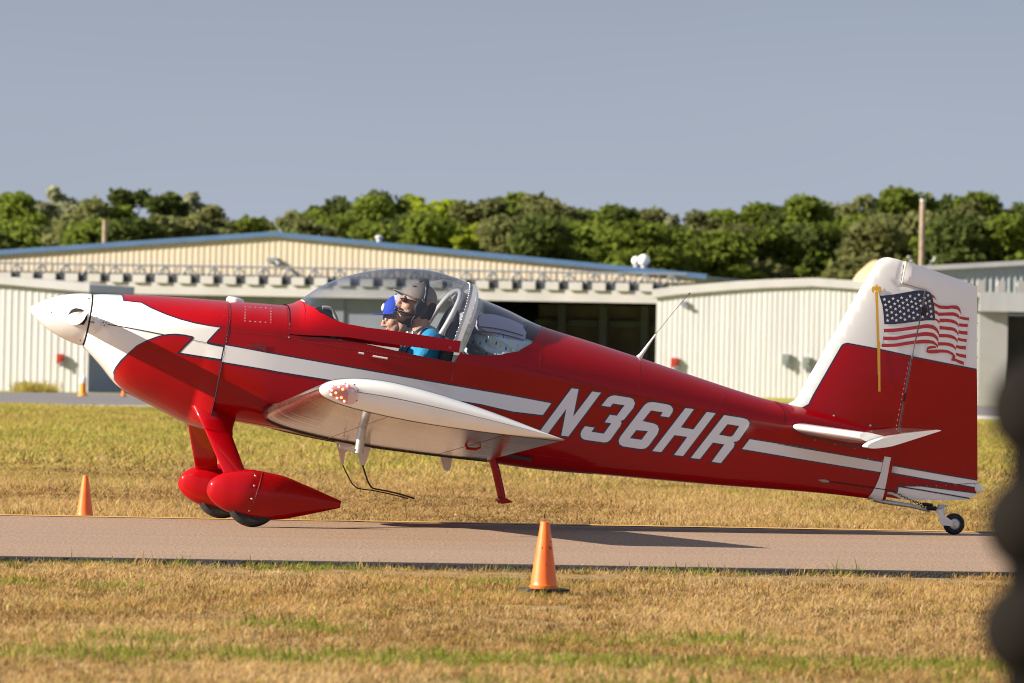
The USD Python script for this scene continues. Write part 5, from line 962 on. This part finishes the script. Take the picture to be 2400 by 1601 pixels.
# far grass, behind the taxiway
def far_grass(name, label, n, y0, y1, hs, w, nblades, spread):
    x, y = scatter(n, y0, y1, lambda q: q * .0925 + 1.0); u = x * TN[0] + y * TN[1]; ok = u > U_FAR + 7.72; x, y, u = x[ok], y[ok], u[ok]
    na, nb_ = NB(x, y, .22, .10, 31), NB(x, y, .5, .25, 33); gz_ = np.clip((y - 55) / 26, 0, 1); gz_ = np.clip(gz_ + .55 * na, 0, 1.1)
    kind = pick([np.clip(.46 * (1 - .8 * gz_) + .2 * nb_, .02, 1), .46 * (1 - .7 * gz_), np.clip(.14 - .6 * nb_, 0, .7) * (1 - .5 * gz_), .06 + .85 * gz_, .03 + .30 * gz_, .01 + .34 * gz_ * np.clip(.5 + nb_, 0, 1)]); protos = []
    for k, ma in enumerate(GM): protos.append((tuft(300 + k, nblades, hs, spread, 1.05, w), ma))
    s_ = rng.uniform(.6, 1.3, len(x))[:, None] * np.array([1, 1, 1]); s_[:, 2] *= np.clip(.65 + .6 * nb_, .3, 1.5)
    instancer(name, label, protos, np.stack([x, y, np.interp(u, [U_FAR + 7.9, 95], [-.27, -.10])], 1), kind, rng.uniform(0, 6.28, len(x)), s_)
far_grass('verge_grass', 'dry tan grass verge just beyond the far edge of the taxiway', 26000, 44.0, 62, .09, .0034, 13, .09)
far_grass('field_grass', 'yellow green grass field between the dry verge and the grey runway', 26000, 60, 138, .13, .007, 13, .2)

# ------------------------------------------------------------------ traffic cones
def cone(name, label, loc_, dirt=True, group=None, sc=1.0):
    t = thing(name, label, 'traffic cone', loc_, rng.uniform(0, 14)); o = np.array
    body = lathe(o([(.064, .012), (.0655, .020), (.066, .030), (.062, .036), (.0610, .05), (.0215, .322), (.0205, .328), (.017, .3285), (.0145, .326), (.0145, .30)]) * sc, 48); part(t, 'cone_body', tm(body.vertices, body.faces), M('cone_orange'), smooth=35)
    P = Polygon([(-.105, -.105), (.105, -.105), (.105, .105), (-.105, .105)]).buffer(-.03).buffer(.03); b = trimesh.creation.extrude_polygon(affinity.scale(P, sc, sc), .016 * sc, engine='earcut'); part(t, 'cone_base', b, M('rubber'), smooth=30)
    return t
cb_ = G(1248, 1363, -.045); c_near = cone('traffic_cone', 'orange traffic cone on a black square base in the foreground grass', (cb_[0], cb_[1], -.036))
for (dx, z_, s) in ((-.012, .206, .006), (.024, .21, .011), (.030, .203, .007), (.042, .208, .005), (.008, .13, .004), (.035, .235, .005)):
    r_ = .0215 + (.061 - .0215) * (.322 - z_) / .272; a = math.radians(-90 - 0) + dx / r_; p_ = np.array([r_ * math.cos(a), r_ * math.sin(a), z_]); rz = math.radians(float(c_near.GetAttribute('xformOp:rotateZ').Get())); p2 = [p_[0] * math.cos(-rz) - p_[1] * math.sin(-rz), p_[0] * math.sin(-rz) + p_[1] * math.cos(-rz), z_]; part(c_near, 'scuff_mark', ellipsoid(p2, (.0022, .0022, s), 1), M('cone_dirt'))
far_at = ray(D([195.5, 1140])); d_ = 43.3; pf = CAM + far_at * (d_ / far_at[1]); zt_ = W(198, 1092, d_)[2]
cone('traffic_cone', 'orange traffic cone half hidden behind the far edge of the taxiway, left of the aeroplane', (pf[0], pf[1], zt_ - .3285))

# ------------------------------------------------------------------ hangars
def corrugated(x0, x1, z0f, z1f, y, pitch=.30, depth=.035):
    """ribbed sheet-metal wall facing the camera (-y); z0f, z1f give its lower and upper edge"""
    xs_, ys_ = [], []
    for k in range(int((x1 - x0) / pitch) + 1):
        a = x0 + k * pitch
        for f, dd in ((0, 0), (.62, 0), (.70, -depth), (.90, -depth), (.98, 0)):
            if a + f * pitch <= x1: xs_.append(a + f * pitch); ys_.append(y + dd)
    xs_ = np.array(xs_ + [x1]); ys_ = np.array(ys_ + [y]); P = np.stack([np.stack([xs_, ys_, np.vectorize(z0f)(xs_)], 1), np.stack([xs_, ys_, np.vectorize(z1f)(xs_)], 1)], 0); return grid(P, flip=False)
def slab(p, q, th, y0, y1):
    """roof slope from (x,z) p to q, going back from y0 to y1"""
    g = Polygon([p, q, (q[0], q[1] + th), (p[0], p[1] + th)]); m = trimesh.creation.extrude_polygon(g, y1 - y0, engine='earcut'); m.vertices = np.stack([m.vertices[:, 0], y0 + m.vertices[:, 2], m.vertices[:, 1]], 1); return tm(m.vertices, m.faces[:, ::-1])
GZ = -.10
# cream gabled hangar in the middle
Yb = 330.0; pk = W(630, 541, Yb); re_ = W(1618, 640, Yb); xr, ze, xp, zp = re_[0], re_[2], pk[0], pk[2]; xl = 2 * xp - xr
gab = lambda x: zp - (zp - ze) * abs(x - xp) / (xr - xp)
zh1, zh0 = W(450, 650, Yb)[2], W(1000, 689, Yb)[2]
HR = 14.0; sR, cR = math.sin(math.radians(HR)), math.cos(math.radians(HR))
hb_ = thing('hangar', 'large cream gabled hangar with blue roof edge behind the aeroplane', 'hangar', (xp, Yb, GZ), rotz=-HR); o_ = np.array([xp, Yb, GZ]); S = lambda m: tm(m.vertices - o_, m.faces)
part(hb_, 'gable_wall', S(corrugated(xl, xr, lambda x: zh1 - .1, lambda x: gab(x), Yb, .36, .03)), M('cream_metal'), smooth=False)
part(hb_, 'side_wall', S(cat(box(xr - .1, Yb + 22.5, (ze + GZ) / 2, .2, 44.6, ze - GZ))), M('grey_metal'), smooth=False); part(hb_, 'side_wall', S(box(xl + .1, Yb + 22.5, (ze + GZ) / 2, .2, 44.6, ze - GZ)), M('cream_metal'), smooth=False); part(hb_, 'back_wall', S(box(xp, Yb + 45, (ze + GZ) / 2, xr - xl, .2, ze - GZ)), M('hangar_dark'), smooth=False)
rfm = cat(slab((xl - .6, ze - .06), (xp, zp + .02), .12, Yb + .15, Yb + 45), slab((xp, zp + .02), (xr + .6, ze - .06), .12, Yb + .15, Yb + 45)); rf = part(hb_, 'roof', S(rfm), M('blue_trim'), smooth=False)
part(hb_, 'roof_edge', S(cat(slab((xl - .7, ze - .14), (xp, zp - .06), .30, Yb - .25, Yb + .14), slab((xp, zp - .06), (xr + .7, ze - .14), .30, Yb - .25, Yb + .14))), M('blue_trim'), smooth=False)
vx = W(850, 538, Yb + 3); part(rf, 'roof_vent', S(cat(tube([[vx[0], Yb + 3, gab(vx[0]) - .1], [vx[0], Yb + 3, gab(vx[0]) + .45]], .16, 14), ellipsoid([vx[0], Yb + 3, gab(vx[0]) + .5], (.24, .24, .13), 2))), M('white_metal'), smooth=40)
hd = part(hb_, 'door_header', S(box((xl + xr) / 2, Yb - .35, (zh0 + zh1) / 2, xr - xl - .2, .7, zh1 - zh0)), M('header_grey'), smooth=False)
xd0, xd1 = W(200, 800, Yb)[0], W(1120, 800, Yb)[0]; n_ = 9
for k in range(n_):
    a, b = xl + .2 + (xd1 - xl - .2) * k / n_, xl + .2 + (xd1 - xl - .2) * (k + 1) / n_; part(hb_, 'door_leaf', S(box((a + b) / 2, Yb + .05 + .14 * (k % 2), (zh0 + GZ) / 2, b - a + .1, .1, zh0 - GZ)), M('door_blue_grey'), smooth=False)
for k, px in enumerate((1195, 1292, 1388, 1505, 1600)):
    q = W(px, 760, Yb + 12); part(hb_, 'inner_post', S(box(q[0], Yb + 12, (zh0 + GZ) / 2, .45, .3, zh0 - GZ)), M('truss_steel'), smooth=False)
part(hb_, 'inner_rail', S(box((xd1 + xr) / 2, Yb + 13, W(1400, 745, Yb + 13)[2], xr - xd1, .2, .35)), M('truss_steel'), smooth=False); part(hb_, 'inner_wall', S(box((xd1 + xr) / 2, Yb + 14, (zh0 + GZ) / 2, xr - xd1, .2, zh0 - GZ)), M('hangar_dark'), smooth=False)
zt0, zt1 = zh1 + .02, zh1 + 1.0
def rod(p, q, r): return tube([p, q], r, 6)
tr = [rod([xl + .3, Yb - .5, zt1], [xr - .4, Yb - .5, zt1], .07), rod([xl + .3, Yb - .5, zt0 + .06], [xr - .4, Yb - .5, zt0 + .06], .09)]
xq = np.linspace(xl + .4, xr - .5, 66)
for k in range(65): z0_, z1_ = (zt0 + .06, zt1) if k % 2 else (zt1, zt0 + .06); tr.append(rod([xq[k], Yb - .5, z0_], [xq[k + 1], Yb - .5, z1_], .06)); tr.append(rod([xq[k], Yb - .5, zt0], [xq[k], Yb - .5, zt1], .045))
part(hb_, 'door_truss', S(cat(*tr)), M('truss_steel'), smooth=False)
for k in range(36):
    a = W(-395 + k * 54.5, 637, Yb - .5)[0]
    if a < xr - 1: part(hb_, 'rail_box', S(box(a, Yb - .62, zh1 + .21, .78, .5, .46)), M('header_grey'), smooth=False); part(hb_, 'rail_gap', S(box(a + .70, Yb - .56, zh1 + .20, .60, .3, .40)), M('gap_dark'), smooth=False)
wl = W(628, 597, Yb - .1); part(hb_, 'gable_lamp', S(cat(box(wl[0], Yb - .2, wl[2], .6, .35, .25), rod([wl[0] + .3, Yb - .3, wl[2] - .1], [wl[0] + .5, Yb - .5, wl[2] - .28], .12))), M('truss_steel'), smooth=False)
v1 = W(1484, 603, Yb + 1.5); 
for k, (px, py, r_) in enumerate(((1482, 601, .26), (1500, 600, .34))):
    q = W(px, py, Yb + .6); t = thing('roof_ventilator', ('smaller left one' if k == 0 else 'larger right one') + ' of two round white ventilators on the cream hangar roof', 'ventilator', (xp + (q[0] - xp) * cR, Yb + 1.5 - (q[0] - xp) * sR, q[2] - .05)); part(t, 'ventilator_dome', cat(ellipsoid([0, 0, 0], (r_, r_, r_ * 1.05), 3)), M('white_gloss'), smooth=True); part(t, 'ventilator_neck', tube([[0, 0, -.8], [0, 0, -.1]], r_ * .5, 14), M('white_metal'), smooth=40)
# left white hangar
piv = lambda d: W(150, 800, d)[0] if d < 230 else W(1700, 800, d)[0]
def turned(x, d): return piv(d) + (x - piv(d)) * cR, d - (x - piv(d)) * sR
def white_hangar(label, d, px0, px1, tops, bump_px, deep=16, fas=.28, side='grey_metal', slope=0.0):
    x0, x1 = W(px0, 800, d)[0], W(px1, 800, d)[0]; tx_ = np.array([W(a, b, d) for a, b in tops]); tz = lambda x: float(np.interp(x, tx_[:, 0], tx_[:, 2])); t = thing('hangar', label, 'hangar', (piv(d), d, GZ), rotz=-HR); o2 = np.array([piv(d), d, GZ]); S2 = lambda m: tm(m.vertices - o2, m.faces)
    part(t, 'front_wall', S2(corrugated(x0, x1, lambda x: GZ, lambda x: tz(x) - fas * .6, d, .25 if d < 230 else .27, .018)), M('white_metal'), smooth=False); xs_ = tx_[:, 0]
    part(t, 'roof', S2(cat(*[slab((a, tz(a) - fas), (b, tz(b) - fas), fas, d - .18, d + deep) for a, b in zip(xs_[:-1], xs_[1:])])), M('roof_pale'), smooth=False)
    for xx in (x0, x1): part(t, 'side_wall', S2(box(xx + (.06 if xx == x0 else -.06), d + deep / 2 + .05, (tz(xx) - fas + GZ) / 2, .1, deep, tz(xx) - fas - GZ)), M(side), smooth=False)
    return t, S2, x0, x1, tz
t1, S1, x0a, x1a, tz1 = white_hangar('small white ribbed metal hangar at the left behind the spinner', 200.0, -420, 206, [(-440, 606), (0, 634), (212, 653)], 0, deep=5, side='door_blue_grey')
def fixture(parent, Sf, nm, px, d, sz, m): q = W(*px, d); part(parent, nm, Sf(cat(box(q[0], d - sz[1] / 2 - .04, q[2], *sz, bev=.01), box(q[0] + sz[0] * .4, d - sz[1] - .06, q[2] - sz[2] * .5, sz[0] * .7, .1, sz[2] * .5))), M(m), smooth=False)
fixture(t1, S1, 'wall_lamp', (157, 682), 200, (.16, .12, .14), 'truss_steel')
def wall_thing(nm, label, ct, px, d, sz, m, m2):
    q = W(*px, d); t = thing(nm, label, ct, (turned(q[0], d)[0], turned(q[0], d)[1] - .14, q[2])); part(t, 'cabinet', box(0, 0, 0, *sz, bev=.01), M(m), smooth=False); part(t, 'bracket', box(sz[0] * .25, -sz[1] * .5 - .02, -sz[2] * .55, sz[0] * .6, .05, sz[2] * .5), M(m2), smooth=False); part(t, 'hose_reel', tube([[sz[0] * .05 * 0, -sz[1] * .5 - .01, sz[2] * .2], [0, -sz[1] * .5 - .08, sz[2] * .2]], sz[0] * .35, 12), M(m), smooth=40)
wall_thing('fire_extinguisher_box', 'small red box on the left white hangar wall below the spinner', 'extinguisher box', (138, 824), 200, (.26, .14, .34), 'sign_red', 'truss_steel')
# right white hangar
t2, S2_, x0b, x1b, tz2 = white_hangar('wide white ribbed metal hangar with low arched roof behind the tail', 285.0, 1501, 2290, [(1494, 664), (1560, 656), (1690, 646), (1760, 642), (1870, 639), (1960, 645), (2060, 656), (2180, 668), (2300, 682)], 0, fas=.42)
fixture(t2, S2_, 'wall_lamp', (1568, 697), 285, (.3, .15, .25), 'truss_steel'); 
wall_thing('fire_extinguisher_box', 'small red box on the wide white hangar wall behind the antenna', 'extinguisher box', (1545, 833), 285, (.40, .15, .50), 'sign_red', 'truss_steel')
wall_thing('utility_box', 'left one of two dark utility boxes on the wide white hangar wall', 'utility box', (1806, 826), 285, (.45, .2, .55), 'grey_metal', 'truss_steel'); wall_thing('utility_box', 'right one of two dark utility boxes on the wide white hangar, nearest the fin', 'utility box', (1853, 834), 285, (.45, .2, .6), 'grey_metal', 'truss_steel')
# far right hangar
Yr = 250.0; qa, qb_ = W(2100, 618, Yr + 20), W(2700, 575, Yr + 20); t3 = thing('hangar', 'grey green hangar with pale roof at the right edge behind the rudder', 'hangar', (qa[0], Yr, GZ)); o3 = np.array([qa[0], Yr, GZ]); S3 = lambda m: tm(m.vertices - o3, m.faces)
xA, xB = W(2110, 640, Yr)[0], W(2720, 640, Yr)[0]; zz1 = W(2300, 612, Yr)[2]; zz0 = W(2300, 672, Yr)[2]; zz2 = W(2300, 716, Yr)[2]
zr = lambda x: float(np.interp(x, [xA, xB], [W(2120, 623, Yr)[2], W(2720, 590, Yr)[2]]))
part(t3, 'upper_wall', S3(corrugated(xA, xB, lambda x: zz0 - .2, lambda x: zr(x), Yr, .27, .03)), M('grey_metal'), smooth=False); part(t3, 'roof', S3(slab((xA - .2, zr(xA)), (xB, zr(xB)), .22, Yr - .2, Yr + 20)), M('roof_pale'), smooth=False)
part(t3, 'door_header', S3(box((W(2246, 690, Yr)[0] + xB) / 2, Yr - .35, (zz0 + zz2) / 2, xB - W(2246, 690, Yr)[0], .7, zz0 - zz2)), M('white_metal'), smooth=False); xc0, xc1 = W(2246, 800, Yr)[0], W(2312, 800, Yr)[0]; part(t3, 'door_post', S3(box((xc0 + xc1) / 2, Yr, (zz2 + GZ) / 2, xc1 - xc0, .25, zz2 - GZ)), M('header_grey'), smooth=False)
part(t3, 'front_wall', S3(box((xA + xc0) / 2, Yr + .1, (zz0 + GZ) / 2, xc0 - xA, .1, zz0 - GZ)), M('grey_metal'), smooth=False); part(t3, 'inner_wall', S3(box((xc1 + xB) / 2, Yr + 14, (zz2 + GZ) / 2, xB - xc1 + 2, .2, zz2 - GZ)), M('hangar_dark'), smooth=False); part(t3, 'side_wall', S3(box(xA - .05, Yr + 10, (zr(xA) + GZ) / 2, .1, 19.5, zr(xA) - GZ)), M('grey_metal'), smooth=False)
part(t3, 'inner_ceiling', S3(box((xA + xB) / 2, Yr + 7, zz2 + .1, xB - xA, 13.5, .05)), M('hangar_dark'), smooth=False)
for k in range(9):
    a = W(2160 + k * 46, 660, Yr - .5)[0]; part(t3, 'rail_box', S3(box(a, Yr - .5, zz0 + .26, .36, .4, .52)), M('header_grey'), smooth=False)
# tan mound behind, roof items, markers, poles
q = W(2018, 596, 390); mnd = trimesh.creation.icosphere(4, 1.0); mnd.vertices = mnd.vertices * [3.3, 5, q[2] + .1]; mnd.vertices *= (1 + .06 * (meshkit.fbm(mnd.vertices * .8, 3, 2) - .5))[:, None]; t = top('gravel_mound', tm(mnd.vertices + [q[0], 390, -.1], mnd.faces), M('tan_mound'), 'tan rounded mound behind the fin and the wide white hangar', 'mound')
q = W(201, 903, 180); t = thing('runway_marker', 'orange marker post with white top beside the left white hangar', 'marker', (q[0], 178, -.1)); part(t, 'marker_body', lathe([(0, 0), (.15, 0), (.15, .05), (.11, .08), (.10, .36), (.12, .40), (0, .40)], 20), M('sign_orange'), smooth=35); part(t, 'marker_top', lathe([(.10, .40), (.115, .44), (.11, .56), (.05, .63), (0, .645)], 20), M('white_gloss'), smooth=40)
q = W(289, 897, 180); cone('traffic_cone', 'small distant orange cone in front of the grey hangar door, under the cowl', (q[0], 179, -.1), sc=1.15)
q = W(77, 896, 192)
# utility poles
def upole(label, px, top_y, d, r, arms, lean=0.0):
    a = W(px, top_y, d); t = thing('utility_pole', label, 'utility pole', (a[0], d, -.1)); part(t, 'pole', tube([[0, 0, 0], [lean * .5, 0, a[2] * .5], [lean, 0, a[2] + .1]], [r * 1.25, r * 1.1, r], 12), M('pole_wood'), smooth=50)
    if arms:
        for s in (-1, 1): part(t, 'cross_arm', tube([[lean * .7, 0, a[2] * .62], [lean * .7 + s * .9, 0, a[2] * .62 + 1.2 * (1 if s > 0 else .9)]], .07, 6), M('steel'), smooth=False); part(t, 'insulator', cat(*[ellipsoid([lean * .7 + s * (.55 + .18 * k), 0, a[2] * .62 + .75 + .26 * k], (.13, .13, .08), 1) for k in range(3)]), M('white_metal'), smooth=True)
        part(t, 'pole_cap', tube([[lean, 0, a[2] + .1], [lean, 0, a[2] + .25]], r * 1.1, 10), M('steel'))
upole('tall weathered utility pole with insulator arms rising above the fin', 2119, 462, 395, .20, True)
upole('short pale utility pole standing behind the left slope of the cream hangar roof', 241, 505, 400, .17, False)
# ------------------------------------------------------------------ dark knobbed post close to the camera at the right edge
dp = 5.2; bx = W(2402, 1000, dp); t = thing('knobbed_post', 'dark blurred post with bulging knobs close to the camera at the right edge', 'post', (bx[0], dp, 0)); zt_ = W(2400, 835, dp)[2]
part(t, 'post_core', lathe([(.034, -.1), (.034, zt_ - .005), (.028, zt_), (0, zt_)], 28), M('post_black'), smooth=40)
for cy, rr_ in ((938, .053), (1203, .055), (1447, .056), (1700, .056), (1960, .056)):
    z_ = W(2400, cy, dp)[2]; part(t, 'knob', ellipsoid([0, 0, z_], (rr_, rr_, .049), 4), M('post_brown'), smooth=True)

# ------------------------------------------------------------------ trees
def tree_mesh(seed, h, w, leaf, dens, slim=False):
    r = np.random.default_rng(seed); tk = curve([[0, 0, 0], [r.normal(0, .15), r.normal(0, .15), h * .4], [r.normal(0, .3), r.normal(0, .3), h * .92]], 10); tr_ = [tube(tk, np.linspace(.28, .05, 10) * (h / 16), 8)]; lobes = []
    nl = 26 if not slim else 16
    for k in range(nl):
        zf = r.uniform(.36, .98) if not slim else r.uniform(.5, .98); ang = r.uniform(0, 2 * np.pi); rad = w * .5 * math.sqrt(max(0.02, 1 - ((zf - .60) / .44) ** 2)) * r.uniform(.2, 1.05); c = np.array([rad * math.cos(ang), rad * math.sin(ang), h * zf]); s = w * r.uniform(.15, .27) * (1.25 if zf < .7 else 1.0) * (1.25 if slim else 1); s *= r.choice([1, 1, 1, .62, .5]); c[2] = min(c[2], h - s * .6); lobes.append((c, s)); b = tk[min(9, int(zf * 7))]; tr_.append(tube([b, (b + c) / 2 + [0, 0, -.2], c], [.09, .06, .03], 5))
    V, F_ = [], []
    for c, s in lobes:
        n = int(dens * s * s); d = r.normal(size=(n, 3)); d /= np.linalg.norm(d, axis=1, keepdims=True); rr_ = s * (.35 + .95 * r.random(n) ** .8); p = c + d * rr_[:, None] * [1, 1, .85]; a1 = r.normal(size=(n, 3)) + d * .3; a1 /= np.linalg.norm(a1, axis=1, keepdims=True); a2 = np.cross(a1, r.normal(size=(n, 3))); a2 /= np.linalg.norm(a2, axis=1, keepdims=True) + 1e-9; L = leaf * r.uniform(.5, 1.2, n)[:, None]
        q = np.stack([p - a1 * L, p + a2 * L * .55, p + a1 * L, p - a2 * L * .55], 1); i = len(V) * 4; V.append(q.reshape(-1, 3))
    V = np.vstack(V); k = np.arange(len(V) // 4) * 4; F_ = np.vstack([np.stack([k, k + 1, k + 2], 1), np.stack([k, k + 2, k + 3], 1)]); return cat(*tr_), tm(V, F_)
KINDS = {'dark': ('leaf_dark', 'dark green'), 'mid': ('leaf_mid', 'mid green'), 'olive': ('leaf_olive', 'olive green'), 'lime': ('leaf_lime', 'bright lime green'), 'pale': ('leaf_pale', 'pale grey green')}
lm_ = [(0, 'left'), (1, 'right')]
TREES = []  # (x on the 2351 px view, y of the top, kind, width m, slim, distance)
for x_, y_, k_, w_, s_ in [(-10, 470, 'dark', 6, 0), (38, 455, 'mid', 5.2, 0), (88, 480, 'dark', 5, 0), (100, 470, 'pale', 4.2, 0), (130, 408, 'pale', 3.0, 1), (168, 478, 'olive', 4, 0), (212, 462, 'olive', 4.4, 0), (250, 470, 'mid', 5, 0), (300, 440, 'dark', 6, 0), (355, 455, 'dark', 5.5, 0), (402, 440, 'dark', 3.0, 1), (447, 422, 'pale', 3.2, 1), (480, 470, 'olive', 5, 0), (522, 492, 'dark', 5, 0), (565, 505, 'mid', 4.6, 0), (605, 508, 'olive', 4.2, 0), (664, 482, 'olive', 4.0, 0), (712, 490, 'mid', 4.4, 0), (775, 452, 'dark', 6.2, 0), (838, 462, 'mid', 5, 0), (910, 440, 'dark', 5.4, 0), (958, 452, 'lime', 6, 0), (1042, 440, 'lime', 6.6, 0), (1100, 462, 'olive', 5.5, 0), (1150, 470, 'mid', 5, 0), (1215, 457, 'mid', 5.6, 0), (1250, 455, 'olive', 5, 0), (1300, 470, 'olive', 5.2, 0), (1375, 478, 'mid', 5.8, 0), (1430, 482, 'dark', 5, 0), (1490, 485, 'olive', 5.4, 0), (1550, 475, 'pale', 2.8, 1), (1608, 482, 'olive', 5.4, 0), (1668, 494, 'mid', 5.4, 0), (1728, 480, 'mid', 5.6, 0), (1800, 468, 'dark', 5.2, 0), (1860, 458, 'mid', 6, 0), (1925, 466, 'olive', 5, 0), (1975, 446, 'olive', 5.6, 0), (2030, 470, 'mid', 5.2, 0), (2088, 440, 'mid', 6.4, 0), (2165, 450, 'dark', 5, 0), (2225, 460, 'olive', 5.2, 0), (2270, 456, 'mid', 5.4, 0), (2335, 480, 'mid', 5.4, 0), (2385, 470, 'dark', 5.4, 0)]:
    TREES.append((x_, y_, k_, w_, s_, 600 + ((x_ * 7 + y_ * 3) % 7) * 8))
fill = []
rt = np.random.default_rng(5)
for i_, x_ in enumerate(np.arange(-20, 2400, 52)):
    base = np.interp(x_, [0, 130, 300, 520, 620, 700, 800, 1050, 1300, 1700, 2100, 2351], [520, 530, 500, 540, 540, 530, 510, 500, 520, 530, 515, 520]); fill.append((float(x_ + rt.uniform(-14, 14)), float(base + rt.uniform(-16, 20)), rt.choice(['mid', 'olive', 'dark', 'mid', 'olive', 'lime'] if 800 < x_ < 1150 else ['mid', 'olive', 'dark', 'mid', 'olive'] if x_ > 780 else ['olive', 'dark', 'mid', 'olive']), float(rt.uniform(5.6, 7.2)), 0, 545 + float(rt.uniform(0, 30))))
def where(x):
    for a, b in ((100, 'at the far left edge'), (300, 'left of the short pole'), (560, 'above the left slope of the cream hangar'), (720, 'above the peak of the cream hangar'), (900, 'right of the cream hangar peak'), (1180, 'above the canopy'), (1460, 'left of the white roof ventilators'), (1700, 'right of the white roof ventilators'), (1960, 'above the wide white hangar'), (2120, 'left of the tall utility pole'), (2260, 'right of the tall utility pole')):
        if x < a: return b
    return 'at the far right edge'
protos_t = {}; seen = {}
NTH = ['', 'second ', 'third ', 'fourth ', 'fifth ', 'sixth ', 'seventh ', 'eighth ', 'ninth ']
def add_tree(x_, y_, k_, w_, s_, d_, row):
    a = W(x_, y_, d_); h_ = a[2] + .1; key = (k_, s_, row); shape = 'slender' if s_ else ('tall' if row == 'back' else 'low'); desc = KINDS[k_][1] + ' ' + shape + (' tree ' if row == 'back' else ' bush ') + where(x_); n = seen.get(desc, 0); seen[desc] = n + 1
    label = (NTH[n] if n else '') + desc + (' from the left' if n else ''); variants = protos_t.setdefault(key, [])
    if len(variants) < (2 if not s_ else 1):
        H0 = 18.0 if row == 'back' else 13.0; tk, lf = tree_mesh(700 + len(protos_t) * 10 + len(variants), H0, 5.4 if not s_ else 3.0, .40, 230 if not s_ else 420, bool(s_)); t = thing('tree', label, 'tree', (a[0], d_, -.1), rotz=rt.uniform(0, 360), group='trees behind the hangars', scale=(1.3 * w_ / (5.4 if not s_ else 3.0),) * 2 + (h_ / H0,)); part(t, 'trunk', tk, M('bark'), smooth=40); part(t, 'crown', lf, M(KINDS[k_][0]), smooth=False, kind='stuff'); variants.append((t, H0))
    else:
        src, H0 = variants[rt.integers(0, len(variants))]; copy_of(src, 'tree', label, (a[0], d_, -.1), rt.uniform(0, 360), (1.3 * w_ / (5.4 if not s_ else 3.0),) * 2 + (h_ / H0,), 'trees behind the hangars').SetCustomDataByKey('category', 'tree')
for r_ in TREES: add_tree(*r_, 'back')
for r_ in fill: add_tree(*r_, 'front')
# yellow-green weeds at the foot of the left hangar
wq = W(77, 893, 194); x, y = rng.normal(wq[0], .32, 90), rng.normal(194, .5, 90); m_ = cat(*[tm(tuft(900 + k, 14, .42, .12, .9, .02).vertices + [x[k] - wq[0], y[k] - 194, 0], tuft(900 + k, 14, .42, .12, .9, .02).faces) for k in range(60)]); t = thing('weed_clump', 'yellow green clump of weeds at the foot of the left white hangar', 'weeds', (wq[0], 194, -.1)); part(t, 'foliage', m_, M('grass_yellow'), smooth=False, kind='stuff')
